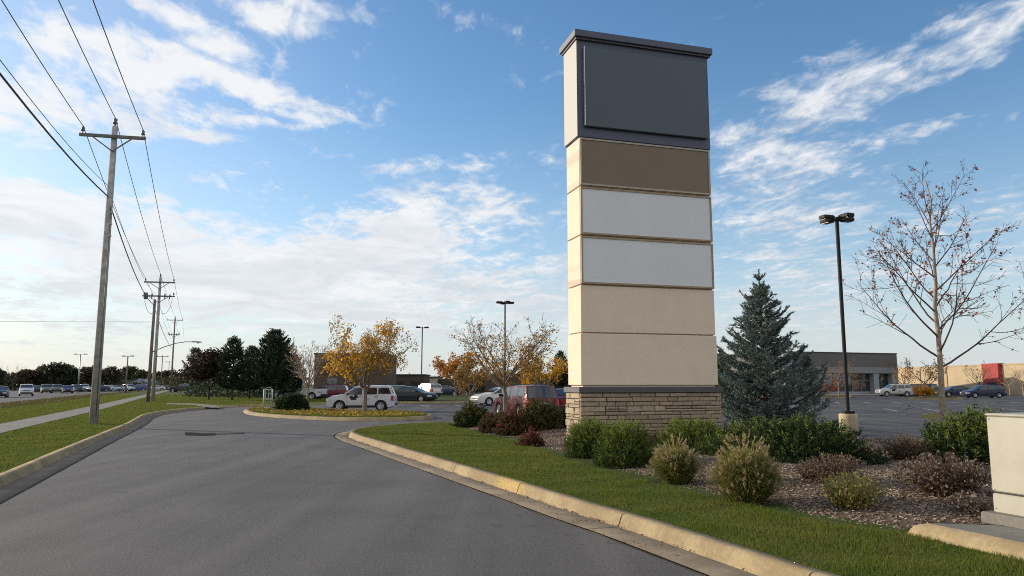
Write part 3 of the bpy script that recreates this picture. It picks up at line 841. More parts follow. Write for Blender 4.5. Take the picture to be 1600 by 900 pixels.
def pole(loc, H, label, arms, mat=M_pole, r0=.165, r1=.115, group="utility poles along the sidewalk", kitA=True):
    t = empty("utility_pole", loc, 0, label, "utility pole", group)
    MB().tube([(0, 0, -.3), (0, 0, H * .5), (0, 0, H)], [r0, (r0 + r1) / 2, r1], 14).build("post", mat, t)
    ends = []
    for (za, half, kind) in arms:
        off = Vector((0.21, -.978, 0)) * .17
        c = Vector((0, 0, H + za)) + off
        MB().bar(c - ARM * half, c + ARM * half, .10, .125).build("crossarm", M_arm, t)
        for s_ in (-1, 1):
            MB().bar(c + ARM * s_ * half * .62 + off * .4 + Vector((0, 0, -.05)), Vector((0, 0, H + za - .62)) + off * .8, .03, .05).build("brace", M_arm, t)
            p = c + ARM * s_ * (half - .12) + Vector((0, 0, .06))
            MB().lathe([(.0, 0), (.018, 0), (.018, .10), (.075, .10), (.085, .14), (.05, .17), (.07, .20), (.072, .24), (.035, .27), (.04, .31), (.0, .325)], p, 12).build("insulator", M_ins, t)
            ends.append(p + Vector((0, 0, .3)) + Vector(loc))
            if kind == 'cutouts':
                for q_ in (.4, .7):
                    p2 = c + ARM * s_ * half * q_
                    MB().lathe([(0, -.30), (.05, -.28), (.055, 0), (.075, .06), (.055, .1), (.075, .2), (.0, .25)], p2 + off * .7, 8).build("cutout", M_ins, t)
    MB().lathe([(.0, 0), (.03, 0), (.03, .12), (.09, .12), (.10, .18), (.06, .22), (.085, .27), (.08, .33), (.0, .38)], (0, 0, H), 12).build("insulator", M_ins, t)
    ends.append(Vector(loc) + Vector((0, 0, H + .36)))
    if kitA:
        MB().tube([(r0 * .8, -.1, .3), (r0 * .72, -.09, H * .72)], .014, 5).build("ground_wire", M_wire, t)
        for f_ in (.62, .66, .70):
            MB().box((r1 * 1.1, -.06, H * f_), (.12, .1, .06)).build("bracket", M_steel, t)
    return t, ends
H1, H2, H3 = ZA(176, 198, P1.y) - .13, ZA(250, 434, P2.y) - .13, ZA(273, 497, 140) - .1
t1, E1 = pole(P1, H1, "tallest utility pole, grey wood with one crossarm, planted nearest on the lawn beside the kerb", [(-.48, 1.26, '')])
t2, E2 = pole(P2, H2, "utility pole with two crossarms standing right against a shorter pole", [(-.45, 1.35, ''), (-1.75, 1.4, 'cutouts')], M_pole)
t3, E3 = pole(P3, H3, "utility pole farther up the sidewalk with a wide and a narrow crossarm, before dark trees", [(-.4, 1.5, ''), (-3.1, 1.1, 'cutouts')], M_pole_dark)
# the transformer bank side of pole two
MB().lathe([(0, 0), (.17, .02), (.19, .1), (.19, .55), (.15, .62), (.0, .64)], tuple(Vector((0, 0, H2 - 2.05)) - ARM * 1.15), 14).build("fuse_can", M_arm, t2)
for s_ in (-1, 1):                                  # jumper loops under the lower arm
    MB().tube([Vector((0, 0, H2 - 1.9)) + ARM * s_ * (1.2 - .95 * t_ ** 1.5) - Vector((0, .1, 1.5 * sin(t_ * PI * .62))) for t_ in np.linspace(0, 1, 9)], .018, 5).build("jumper", M_wire, t2)
PS = G(230.8, 628.2, .13)
HS = ZA(240, 468, PS.y) - .13
ts = empty("utility_pole", PS, 0, "shorter plain wooden pole without crossarm, carrying a street light arm", "utility pole", "utility poles along the sidewalk")
MB().tube([(0, 0, -.3), (.06, 0, HS)], [.16, .11], 12).build("post", M_pole_dark, ts)
zl = ZA(242, 550, PS.y) - .13
lamp = empty("street_lamp", PS + Vector((.12, 0, zl)), 0, "cobra head street light on a curved arm off the short pole", "street light")
arm_pts = [Vector((0, 0, 0)), Vector((.9, .05, .42)), Vector((2.0, .1, .78)), Vector((2.9, .15, .92)), Vector((3.5, .18, .9))]
MB().tube(arm_pts, [.045, .042, .038, .035, .032], 8).build("lamp_arm", M_steel, lamp)
MB().add([(3.4, .05, .86), (3.4, .31, .86), (4.25, .33, .84), (4.25, .07, .84), (3.4, .08, 1.0), (3.4, .28, 1.0), (4.15, .28, .95), (4.15, .12, .95)], [(3, 2, 1, 0), (4, 5, 6, 7), (0, 1, 5, 4), (1, 2, 6, 5), (2, 3, 7, 6), (3, 0, 4, 7)]).build("lamp_head", M_steel, lamp)
MB().lathe([(0, -.09), (.08, -.07), (.11, 0)], (3.95, .19, .85), 12).build("lens", M_lens, lamp)
MB().bar((0, 0, -.3), (0, 0, .3), .08, .1).build("pole_plate", M_steel, lamp)

# distant poles and lamp posts beyond the main road
def far_post(px, Y, ytop, arm, label, cat, name, mat, group=None, z=0.0, w=.16):
    x = AT(px, Y); H = ZA(px, ytop, Y) - z
    t = empty(name, (x, Y, z), 0, label, cat, group)
    MB().tube([(0, 0, -.3), (0, 0, H)], [w, w * .6], 8).build("post", mat, t)
    if name == "utility_pole":
        MB().bar((-arm, 0, H - .4), (arm, .1, H - .4), .14, .16).build("crossarm", M_arm, t)
        for s_ in (-1, 1): MB().lathe([(.0, 0), (.06, 0), (.09, .2), (.0, .35)], (s_ * arm * .9, 0, H - .32), 6).build("insulator", M_ins, t)
    else:
        MB().bar((-arm, 0, H), (arm, 0, H), .08, .08).build("crossbar", mat, t)
        for s_ in (-1, 1): MB().box((s_ * (arm - .25), 0, H + .02), (.6, .35, .16), 0, .03).build("lamp_head", M_bronze, t)
    return t
far_post(122.5, 150, 553.5, 1.25, "double headed lamp post among the trees beside the tall grey pole", "lamp post", "lamp_post", M_steel, "lamp posts beyond the main road")
far_post(197, 130, 556.5, 1.0, "brown double headed lamp post in front of the gabled shed", "lamp post", "lamp_post", M_pole_dark, "lamp posts beyond the main road", w=.15)
far_post(251.5, 205, 555, 1.6, "small far utility pole seen just beyond the pole with two crossarms", "utility pole", "utility_pole", M_pole_dark, "far utility poles")
far_post(262.5, 290, 564, 1.5, "faintest far utility pole, half hidden by the far tree tops", "utility pole", "utility_pole", M_pole_dark, "far utility poles")

def wire(pts, label, r=.011, sag=.5, name="power_line", cat="power line", group="power lines between the utility poles"):
    mb = MB(); path = []
    for i_, (a, b) in enumerate(zip(pts[:-1], pts[1:])):
        s_ = sag if i_ == 0 else sag * .7
        for k in range(16):
            t = k / 16; p = a.lerp(b, t); p.z -= s_ * 4 * t * (1 - t); path.append(p)
    path.append(pts[-1])
    mb.tube(path, r, 5); o = mb.build(name, M_wire); tag(o, label, cat, group); return o
T0 = lambda p: p + (P0 - P1)
PF = P3 + (P3 - P2) * 1.1
T4 = lambda p: p + (PF - P3)
wire([T0(E1[0]), E1[0], E2[0], E3[0], T4(E3[0])], "bare power line on the crossarm ends facing the main road", .016, .6)
wire([T0(E1[2]), E1[2], E2[-1], E3[-1], T4(E3[-1])], "bare power line running over the very tops of the utility poles", .016, .55)
wire([T0(E1[1]), E1[1], E2[1], E3[1], T4(E3[1])], "bare power line on the crossarm ends facing the drive", .016, .6)
z1a, z1b = ZA(166, 292, P1.y), ZA(165, 308, P1.y)
n1 = P1 + Vector((-.02, -.15, z1a - .13)); n2 = P2 + Vector((-.1, -.1, ZA(240, 462, P2.y) - .13)); n3 = P3 + Vector((0, -.1, ZA(270, 535, 140) - .1))
wire([T0(n1) , n1, n2, n3], "thin neutral wire held by a bracket midway up the tall pole", .011, 1.15)
c1 = P1 + Vector((.0, -.18, z1b - .13)); c2 = PS + Vector((0, -.1, ZA(240, 476, PS.y) - .13)); c3 = P3 + Vector((0, -.1, ZA(270, 545, 140) - .1))
wire([T0(c1) , c1, c2, c3], "thick black telephone cable, lowest of the lines on the poles", .028, 1.0, "telephone_cable", "cable")
a = P2 + Vector((0, 0, ZA(236, 503, P2.y) - .13))
b = Vector((-190, 128, ZA(0, 494, 90) + 4.5))
wire([b, a], "single long wire crossing the main road towards the pole with two crossarms", .016, .5, group=None)

# ================================================================== CAR PARK LAMPS
def lot_lamp(x, y, H, label, base=True, rz=0.0, heads=4):
    t = empty("parking_lot_lamp", (x, y, 0), rz, label, "lamp post", "lamp posts of the car park")
    zb = 0.0
    if base:
        zb = .70
        MB().lathe([(0, -.1), (.30, -.1), (.30, zb - .03), (.28, zb), (0, zb)], (0, 0, 0), 28).build("concrete_base", M_pale, t)
        MB().box((0, 0, zb + .05), (.34, .34, .1), 0, .02).build("base_cover", M_bronze, t)
    MB().box((0, 0, (zb + H) / 2), (.105, .105, H - zb), 0, .015).build("mast", M_bronze, t)
    for k in range(heads):
        a = k * 2 * PI / heads + .35; d = Vector((cos(a), sin(a), 0))
        MB().bar(d * .06 + Vector((0, 0, H - .12)), d * .24 + Vector((0, 0, H - .12)), .06, .06).build("bracket", M_bronze, t)
        h = MB().box(tuple(d * .44 + Vector((0, 0, H - .06))), (.46, .33, .14), a, .03).build("lamp_head", M_bronze, t)
        MB().box(tuple(d * .45 + Vector((0, 0, H - .137))), (.34, .24, .012), a).build("lens", M_lens, h)
    return t
M_pale = concrete("pale_base_concrete", (0.50, 0.41, 0.28), (0.38, 0.31, 0.21))
pl_ = G(1327, 679, 0)
lot_lamp(pl_.x, pl_.y, ZA(1310, 338, pl_.y) - .02, "tall dark lamp post standing on a round concrete footing behind the hedge")
lot_lamp(AT(789, 53.6), 53.6, ZA(789, 471.5, 53.6), "dark lamp post rising behind the bare tree with the red van", base=False, heads=4)
lot_lamp(AT(658.5, 76), 76, ZA(658.5, 510.5, 76), "slim dark lamp post beside the silver truck, between the two yellow trees", base=False, heads=2)

# ================================================================== UTILITY CABINET ON ITS PAD
M_cabinet = plain("cream_cabinet_paint", (0.41, 0.385, 0.315), 0.5, var=0.07, scale=2.6, bump=.05, bscale=90, spec=.4)
kb = G(1553, 808, .31); cd, ce = Vector((.335, -.942)), Vector((.942, .335))       # along its face, into its depth
cz = atan2(cd.y, cd.x)
pad_pts = [(apron_a, apron_b)]
ad = (apron_b - apron_a).normalized(); an = Vector((-ad.y, ad.x))                    # along the apron kerb / inward
if an.y < 0: an = -an
apl = [apron_a, apron_a + ad * 5.0, apron_a + ad * 5.0 + an * 3.4, apron_a + ad * 1.35 + an * 2.1, apron_a + ad * .45 + an * .95, apron_a + ad * .05 + an * .30]
mb = MB(); n_ = len(apl); cen = sum(apl, Vector((0, 0))) / n_
rings = [(0.0, .05), (0.025, .15), (.065, .225), (.15, .26)]
def inset(pts, d):
    out = []
    for i in range(len(pts)):
        a, b, c = pts[i - 1], pts[i], pts[(i + 1) % len(pts)]
        e1, e2 = (b - a).normalized(), (c - b).normalized(); n1_, n2_ = Vector((-e1.y, e1.x)), Vector((-e2.y, e2.x))
        k = (n1_ + n2_); k = k / max(.35, k.dot(n1_)); out.append(b + k * d)
    return out
vs = []
for d, z in rings:
    for p in inset(apl, d): vs.append((p.x, p.y, z))
fs = [(k * n_ + i, k * n_ + (i + 1) % n_, (k + 1) * n_ + (i + 1) % n_, (k + 1) * n_ + i) for k in range(3) for i in range(n_)]
mb.add(vs, fs, True); mb.build("kerb", M_kerb)['kind'] = 'structure'
MB().sheet(inset(apl, .148), .257).build("concrete_pad", M_pave)['kind'] = 'structure'
tb = empty("utility_cabinet", (kb.x, kb.y, .26), cz, "big cream metal utility cabinet on a concrete pad beside the shrubs", "cabinet")
def ub(name, mat, x0_, x1_, y0_, y1_, z0_, z1_, bev=.012, par=tb):
    return MB().box(((x0_ + x1_) / 2, (y0_ + y1_) / 2, (z0_ + z1_) / 2), (x1_ - x0_, y1_ - y0_, z1_ - z0_), 0, bev).build(name, mat, par)
LC, DC, HC = 1.55, 1.1, ZA(1541, 645.5, kb.y) - .26
ub("concrete_plinth", M_pave, -.10, LC + .1, -.07, DC + .07, -.02, .10)
ub("lower_skirt", M_cabinet, 0, LC, 0, DC, .10, .30)
ub("seam", M_dark, .012, LC - .012, .012, DC - .012, .30, .318, 0)
ub("housing", M_cabinet, 0, LC, 0, DC, .318, HC - .03)
ub("lid", M_cabinet, -.012, LC + .012, -.012, DC + .012, HC - .03, HC)
for (x_, z_) in ((.035, .145), (.035, HC - .06), (.035, .34)):
    MB().lathe([(0, -.006), (.006, -.005), (.008, 0)], (x_, 0, z_), 8, axis='y').build("bolt", M_steel, tb)

# ================================================================== BUILDINGS
M_tan = plain("tan_block_wall", (0.43, 0.335, 0.215), 0.9, var=0.08, scale=.5)
M_tan2 = plain("tan_band", (0.40, 0.30, 0.185), 0.9, var=0.08, scale=.5)
M_redwall = plain("red_portal", (0.33, 0.045, 0.04), 0.8, var=0.1, scale=.7)
M_greyw = plain("grey_fascia", (0.125, 0.118, 0.112), 0.8, var=0.06, scale=.3)
M_greyl = plain("light_grey_band", (0.21, 0.22, 0.235), 0.7, var=0.06, scale=.4)
M_greyp = plain("pale_grey_pier", (0.29, 0.32, 0.35), 0.75, var=0.06, scale=.4)
M_blue_end = plain("pale_blue_end", (0.26, 0.32, 0.37), 0.7, var=0.06)
M_brownb = plain("brown_brick", (0.105, 0.070, 0.052), 0.9, var=0.2, scale=1.5)
M_darkb = plain("dark_brown_wall", (0.075, 0.058, 0.05), 0.9, var=0.15)
M_creamw = plain("cream_wall", (0.52, 0.42, 0.31), 0.9, var=0.06)
M_roof = plain("dark_roof_edge", (0.05, 0.045, 0.045), 0.8)
M_shed = plain("pale_shed_siding", (0.40, 0.42, 0.46), 0.8, var=.06)
M_shed2 = plain("green_grey_siding", (0.24, 0.24, 0.19), 0.85, var=.06)
M_glass = glass("store_glass", (0.022, 0.03, 0.042))
def wbox(name, mat, par, x0_, x1_, y0_, y1_, z0_, z1_):
    return MB().box(((x0_ + x1_) / 2, (y0_ + y1_) / 2, (z0_ + z1_) / 2), (x1_ - x0_, y1_ - y0_, z1_ - z0_)).build(name, mat, par)
# grey store, local x along the front
YS = 118.0
gA, gB = Vector((AT(1226, YS), YS)), Vector((AT(1404, YS + 8), YS + 8)); gd = gB - gA; gl = gd.length
hs = ZA(1404, 553, YS + 8)
st_ = empty("store_building", (gA.x, gA.y, .12), atan2(gd.y, gd.x), "long grey store with a dark glass front under a wide fascia", "store")
wbox("wall", M_greyw, st_, 0, gl, 1.2, 30, 0, hs - .6)
wbox("end_wall", M_blue_end, st_, -.02, 1.6, .0, 1.2, 3.2, hs - .25)
wbox("fascia", M_greyw, st_, 1.6, gl, 0, 1.2, 4.35, hs - .15)
wbox("roof_edge", M_roof, st_, -.1, gl + .1, -.08, 30.1, hs - .15, hs)
wbox("canopy_band", M_greyl, st_, 1.6, gl - .01, -.12, 1.1, 3.35, 4.345)
wbox("pier", M_greyp, st_, gl * .775, gl * .82, -.02, 1.1, 0, 3.345)
wbox("pier", M_greyp, st_, gl * .945, gl - .02, -.02, 1.1, 0, 3.345)
wbox("pier", M_greyp, st_, 0, 1.7, -.02, 1.1, 0, 3.19)
win = wbox("window", M_glass, st_, 1.8, gl * .775, .9, 1.1, .35, 3.3)
for k in range(8): wbox("mullion", M_greyl, win, 2.6 + k * (gl * .775 - 2.6) / 8, 2.68 + k * (gl * .775 - 2.6) / 8, .82, .9, .35, 3.3)
wbox("transom", M_greyl, win, 1.8, gl * .775, .835, .895, 2.15, 2.23)
wbox("window_sill", M_greyp, st_, 1.8, gl * .775, .75, 1.15, 0, .34)
dr = wbox("door", M_glass, st_, gl * .82, gl * .945, .92, 1.1, .02, 3.3); wbox("door_frame", M_greyl, dr, gl * .88, gl * .885, .85, .915, .02, 3.3)
wbox("bright_board", M_redwall, st_, gl * .50, gl * .56, .72, .745, .4, 1.5) if False else None
# tan shopping centre along the far side
tA, tB = Vector((AT(1402, 152), 152)), Vector((AT(1640, 112), 112)); td = tB - tA; tl = td.length; ht = 5.0
tn = empty("shopping_center", (tA.x, tA.y, .0), atan2(td.y, td.x), "long low tan shopping building with a red entrance portal", "store")
wbox("wall", M_tan, tn, 0, tl, 0, 24, 0, ht - .25)
wbox("roof_edge", M_tan2, tn, -.06, tl, -.06, 24, ht - .25, ht)
wbox("plinth_band", M_tan2, tn, 0, tl, -.04, .1, 0, .9)
pr = wbox("entrance_portal", M_redwall, tn, tl * .662, tl * .756, -.7, .5, 0, ht - .02 + .12)
wbox("entrance_opening", M_dark, pr, tl * .685, tl * .748, -.73, -.704, 0.02, 2.0)
wbox("door", M_glass, pr, tl * .70, tl * .725, -.76, -.734, 0.02, 1.9)
for k in (.2, .4): wbox("downpipe", M_tan2, tn, tl * k, tl * k + .14, -.14, -.004, 0, ht - .3)
# tan block glimpsed between sign and spruce
bt = empty("tan_block", (AT(1112, 140), 140, 0), .02, "small tan wall seen between the sign and the blue spruce", "building")
wbox("wall", M_tan, bt, 0, 9.5, 0, 10, 0, ZA(1130, 583.5, 140)); wbox("roof_edge", M_tan2, bt, -.05, 9.55, -.05, 10, ZA(1130, 583.5, 140), ZA(1130, 582, 140))
# brown brick building behind the yellow tree
bb = empty("brick_building", (AT(490, 112), 112, 0), .03, "square brown brick building behind the yellow maple", "building")
hb = ZA(545, 554, 112)
wbox("wall", M_brownb, bb, 0, 10.9, 0, 12, 0, hb); wbox("parapet", M_roof, bb, -.1, 11.0, -.1, 12.1, hb, hb + .25)
wd = wbox("window", M_glass, bb, 2, 3.6, -.05, .05, 1, 2.6); wbox("sill", M_greyl, wd, 1.9, 3.7, -.12, -.052, .9, 1)
wbox("band", M_darkb, bb, 0, 10.9, -.06, -.004, 3.1, 3.4); wbox("door", M_dark, bb, 6.2, 7.3, -.05, .05, 0, 2.2)
lb = empty("low_building", (AT(566, 138), 138, 0), .0, "long low dark brown building beyond the parked wagons", "building")
hl_ = ZA(620, 586.5, 138)
wbox("wall", M_darkb, lb, 0, 11.5, 0, 9, 0, hl_); wbox("roof_edge", M_roof, lb, -.2, 11.7, -.2, 9.2, hl_, hl_ + .22)
for k in range(4): wbox("window", M_glass, lb, 1.2 + k * 2.6, 2.6 + k * 2.6, -.05, .05, 1, 2.2)
cb = empty("cream_building", (AT(659, 150), 150, 0), -.05, "little cream building with a dark flat roof beyond the silver truck", "building")
hc_ = ZA(670, 590.5, 150)
wbox("wall", M_creamw, cb, 0, 3.1, 0, 8, 0, hc_); wbox("roof_edge", M_roof, cb, -.2, 3.25, -.2, 8.2, hc_, hc_ + .3); wbox("window", M_glass, cb, 2.4, 2.9, -.05, .05, .8, 1.9)
wbox("side_wing", M_darkb, cb, 3.27, 11.5, 1, 8, 0, hc_ - .2)
lw = empty("dark_long_wall", (AT(758, 128), 128, 0), .0, "long dark low building seen through the bare tree and the yellow bushes", "building")
wbox("wall", M_darkb, lw, 0, 14.5, 0, 9, 0, ZA(820, 586, 128)); wbox("roof_edge", M_roof, lw, -.2, 14.7, -.2, 9.2, ZA(820, 586, 128), ZA(820, 586, 128) + .25)
# gabled shed and its flat wing beyond the main road
sh = empty("gabled_shed", (AT(202, 215), 215, 0), .05, "pale gabled shed with a low green-grey wing beyond the main road", "shed")
w_, h0, h1_ = 4.6, ZA(213, 597, 215), ZA(213, 591.8, 215)
MB().add([(0, 0, 0), (w_, 0, 0), (w_, 0, h0), (w_ / 2, 0, h1_), (0, 0, h0), (0, 9, 0), (w_, 9, 0), (w_, 9, h0), (w_ / 2, 9, h1_), (0, 9, h0)],
         [(0, 1, 2, 3, 4), (9, 8, 7, 6, 5), (0, 4, 9, 5), (1, 6, 7, 2)]).build("wall", M_shed, sh)
MB().add([(-.25, -.2, h0 - .05), (w_ / 2, -.2, h1_ + .05), (w_ + .25, -.2, h0 - .05), (-.25, 9.2, h0 - .05), (w_ / 2, 9.2, h1_ + .05), (w_ + .25, 9.2, h0 - .05)], [(0, 1, 4, 3), (1, 2, 5, 4)]).build("roof", M_greyp, sh)
wbox("side_wing", M_shed2, sh, -5.6, -.01, .5, 7, 0, ZA(180, 594, 215)); wbox("garage_door", M_dark, sh, 1.2, 3.4, -.05, .05, 0, 1.9)

# ================================================================== VEHICLES
M_tyre = plain("tyre_rubber", (0.018, 0.018, 0.018), 0.85)
M_rim = plain("alloy_rim", (0.55, 0.55, 0.56), 0.3, metal=.8)
M_cglass = glass("car_glass", (0.012, 0.016, 0.02))
M_trim = plain("black_trim", (0.02, 0.02, 0.022), 0.6)
M_chrome = plain("chrome", (0.6, 0.6, 0.6), 0.15, metal=1.0)
M_head = plain("headlight_glass", (0.62, 0.64, 0.66), 0.08, coat=.6)
M_tail = plain("taillight_red", (0.32, 0.012, 0.012), 0.12, coat=.6)
M_plate = plain("plate_white", (0.6, 0.6, 0.58), 0.5)
def paint(name, c, metal=0.25): return plain("paint_" + name, c, 0.34, metal=metal, var=0.02, coat=.22)
PAINT = dict(white=paint("white", (.60, .62, .65), 0), red=paint("red", (.115, .004, .008)), silver=paint("silver", (.50, .48, .45), .5), pearl=paint("pearl", (.60, .59, .57), .2),
             teal=paint("teal", (.07, .13, .16)), black=paint("black", (.012, .013, .016)), navy=paint("navy", (.014, .022, .055)), grey=paint("grey", (.16, .165, .17), .4),
             maroon=paint("maroon", (.13, .012, .02)), greenish=paint("greenish", (.17, .19, .15), .4), blue=paint("blue", (.03, .06, .2)))
SPEC = {
 # rear -> front silhouettes
 'suv': dict(L=4.45, W=1.80, H=1.66, top=[(-2.22, .62), (-2.20, .98), (-2.10, 1.10), (-1.86, 1.58), (-1.72, 1.64), (-.8, 1.66), (.25, 1.63), (.42, 1.58), (1.08, 1.12), (1.18, 1.08), (1.9, .98), (2.12, .88), (2.21, .66)],
    belt=1.06, wx=(-1.32, 1.36), wr=.345, clear=.27, screen=(.47, 1.04), rear=(-2.07, -1.89),
    wins=[(-1.98, -1.14, -1.80, -1.14, 1.13, 1.53), (-1.06, -.16, -1.06, -.16, 1.10, 1.53), (-.08, .96, -.08, .38, 1.08, 1.53)], doors=(-1.10, -.12, .92), rails=True),
 'sedan': dict(L=4.75, W=1.80, H=1.43, top=[(-2.37, .55), (-2.34, .90), (-2.2, .98), (-1.65, 1.02), (-1.5, 1.05), (-.75, 1.38), (-.35, 1.43), (.25, 1.41), (.45, 1.36), (1.12, .99), (1.25, .95), (2.0, .83), (2.28, .70), (2.37, .50)],
    belt=.95, wx=(-1.38, 1.42), wr=.32, clear=.20, screen=(.50, 1.08), rear=(-1.45, -.80),
    wins=[(-1.30, -.55, -.70, -.55, 1.0, 1.32), (-.48, .22, -.48, .22, .98, 1.33), (.30, 1.02, .30, .44, .97, 1.32)], doors=(-1.2, -.52, .26, 1.1), rails=False),
 'wagon': dict(L=4.75, W=1.82, H=1.56, top=[(-2.37, .55), (-2.36, .80), (-2.31, .93), (-2.05, 1.50), (-1.9, 1.54), (-.6, 1.56), (.2, 1.53), (.42, 1.48), (1.15, 1.04), (1.3, .99), (2.0, .86), (2.28, .72), (2.37, .52)],
    belt=1.0, wx=(-1.4, 1.42), wr=.33, clear=.22, screen=(.47, 1.10), rear=(-2.30, -2.07),
    wins=[(-2.1, -1.25, -1.98, -1.25, 1.06, 1.45), (-1.16, -.2, -1.16, -.2, 1.04, 1.46), (-.12, 1.02, -.12, .40, 1.02, 1.46)], doors=(-1.2, -.16, 1.0), rails=True),
 'pickup': dict(L=5.4, W=1.95, H=1.80, top=[(-2.7, .75), (-2.69, 1.14), (-2.66, 1.17), (-.82, 1.17), (-.80, 1.2), (-.62, 1.72), (-.45, 1.79), (.3, 1.80), (.5, 1.76), (1.15, 1.24), (1.28, 1.20), (2.2, 1.12), (2.6, 1.02), (2.69, .78)],
    belt=1.16, wx=(-1.75, 1.75), wr=.40, clear=.38, screen=(.55, 1.12), rear=(-.78, -.66),
    wins=[(-.58, .05, -.50, .05, 1.25, 1.68), (.13, 1.0, .13, .48, 1.23, 1.68)], doors=(.09, 1.05), rails=False),
}
def car_proto(kind, lite=False):
    sp = SPEC[kind]; L, Wd, H = sp['L'], sp['W'], sp['H']; tx, tz = zip(*sp['top']); belt = sp['belt']; R = sp['wr']
    zt = lambda x: float(np.interp(x, tx, tz))
    def zb(x):
        z = sp['clear']
        if abs(x) > L / 2 - .35: z += .10 * (abs(x) - (L / 2 - .35)) / .35
        for w in sp['wx']:
            d = abs(x - w); ra = R * 1.17
            if d < ra: z = max(z, R + sqrt(ra * ra - d * d))
        return z
    def hw(x, z):
        e = max(0, (abs(x) - .40 * L) / (.10 * L)); f = 1 - (.09 if x < 0 else .15) * min(1, e) ** 2
        if z <= belt:
            t = (belt * .62 - z) / belt; f *= 1 - .10 * t * t
            f *= 1 - .02 * max(0, (z - belt * .7) / (belt * .3))
        else: f *= .98 - .17 * (z - belt) / (H - belt)
        return Wd / 2 * f
    xs = sorted(set([round(v, 4) for v in np.linspace(-L / 2 + .01, L / 2 - .01, 26 if lite else 58)] + [round(v, 4) for v in tx[1:-1]] + [round(w + s * R * 1.17 * k, 4) for w in sp['wx'] for s in (-1, 1) for k in ((.6, .999) if lite else (.5, .8, .95, .999))] + [round(w, 4) for w in sp['wx']]))
    nl, nc = (6, 5) if lite else (12, 7); vs, fs = [], []; per = 2 * (nl + 1) + nc - 2
    for x in xs:
        b, t = zb(x), max(zt(x), zb(x) + .02)
        zl_ = [b + (t - b) * k / nl for k in range(nl + 1)]
        # snap one level to the belt line
        if b < belt < t:
            j = min(range(1, nl), key=lambda k: abs(zl_[k] - belt)); zl_[j] = belt
        ring = [(x, -hw(x, z), z) for z in zl_]
        h = hw(x, t)
        for c in range(1, nc - 1):
            y = -h + 2 * h * c / (nc - 1); ring.append((x, y, t + .035 * (1 - (y / h) ** 2)))
        ring += [(x, hw(x, z), z) for z in reversed(zl_)]
        vs += ring
    for i in range(len(xs) - 1):
        for k in range(per):
            a, b = i * per + k, i * per + (k + 1) % per
            fs.append((a, b, b + per, a + per))
    fs.append(tuple(range(per - 1, -1, -1))); fs.append(tuple((len(xs) - 1) * per + k for k in range(per)))
    root = empty(dict(suv="parked_suv", sedan="parked_car", wagon="parked_wagon", pickup="pickup_truck")[kind], (0, 0, -50))
    me = bpy.data.meshes.new("body"); me.from_pydata(vs, [], [f[::-1] for f in fs]); me.polygons.foreach_set('use_smooth', [True] * len(fs)); me.update()
    try: me.set_sharp_from_angle(angle=radians(38))
    except Exception: pass
    me.materials.append(PAINT['white']); body = link(bpy.data.objects.new("body", me), root)
    # glass that follows the body
    off = .008
    for s in (-1, 1):
        for (xb0, xb1, xt0, xt1, z0, z1) in sp['wins']:
            mb = MB(); v, f = [], []; nx, nz = 7, 4
            for j in range(nz + 1):
                tz_ = j / nz; z = z0 + (z1 - z0) * tz_; xa, xb = xb0 + (xt0 - xb0) * tz_, xb1 + (xt1 - xb1) * tz_
                for i in range(nx + 1): x = xa + (xb - xa) * i / nx; v.append((x, s * (hw(x, z) + off), z))
            for j in range(nz):
                for i in range(nx):
                    q = (j * (nx + 1) + i, j * (nx + 1) + i + 1, (j + 1) * (nx + 1) + i + 1, (j + 1) * (nx + 1) + i); f.append(q if s < 0 else q[::-1])
            mb.add(v, f, True); mb.build("side_window", M_cglass, root)
    for nm, (xa, xb) in (("windshield", sp['screen']), ("rear_window", sp['rear'])):
        mb = MB(); v, f = [], []; nx, nc2 = 6, 8
        for i in range(nx + 1):
            x = xa + (xb - xa) * i / nx; z = zt(x); h = hw(x, z) * .90
            sl = (zt(x + .02) - zt(x - .02)) / .04; nl_ = sqrt(1 + sl * sl)
            for j in range(nc2 + 1):
                y = -h + 2 * h * j / nc2; hh = hw(x, z); zz_ = z + .035 * (1 - (y / hh) ** 2)
                v.append((x - sl / nl_ * .012, y, zz_ + .012 / nl_))
        for i in range(nx):
            for j in range(nc2): f.append((i * (nc2 + 1) + j, (i + 1) * (nc2 + 1) + j, (i + 1) * (nc2 + 1) + j + 1, i * (nc2 + 1) + j + 1))
        mb.add(v, f, True); mb.build(nm, M_cglass, root)
    MB().box((0, 0, sp['clear'] + .17), (L - .5, Wd - .5, .42)).build("underbody", M_trim, root)
    # wheels
    for w in sp['wx']:
        for s in (-1, 1):
            wy = s * (Wd / 2 - .115)
            tw = .105
            pr_ = [(R * .62, -tw * .9), (R * .93, -tw), (R, -tw * .75), (R, tw * .75), (R * .93, tw), (R * .62, tw * .9)]
            wh = MB().lathe(pr_, (w, wy, R), 22, axis='y').build("wheel", M_tyre, root)
            mb = MB(); yo = s * tw * .72
            mb.lathe([(R * .64, s * tw * .2), (R * .63, s * tw * .93), (R * .56, s * tw * .93), (R * .54, s * tw * .5), (0, s * tw * .45)], (w, wy, R), 20, axis='y')
            if not lite:
                for k in range(5):
                    a = 2 * PI * k / 5 + .3; d = Vector((cos(a), 0, sin(a)))
                    c_1 = Vector((w, wy + yo, R)); mb.bar(c_1 + d * R * .08, c_1 + d * R * .58, .05, .035, up=(0, 1, 0))
                mb.lathe([(R * .15, s * tw * .6), (R * .13, s * tw * .95), (0, s * tw * .98)], (w, wy, R), 10, axis='y')
            mb.build("rim", M_rim if not lite else M_rim, wh)
    xf, xr = L / 2, -L / 2
    zh = zt(xf - .12) - .13
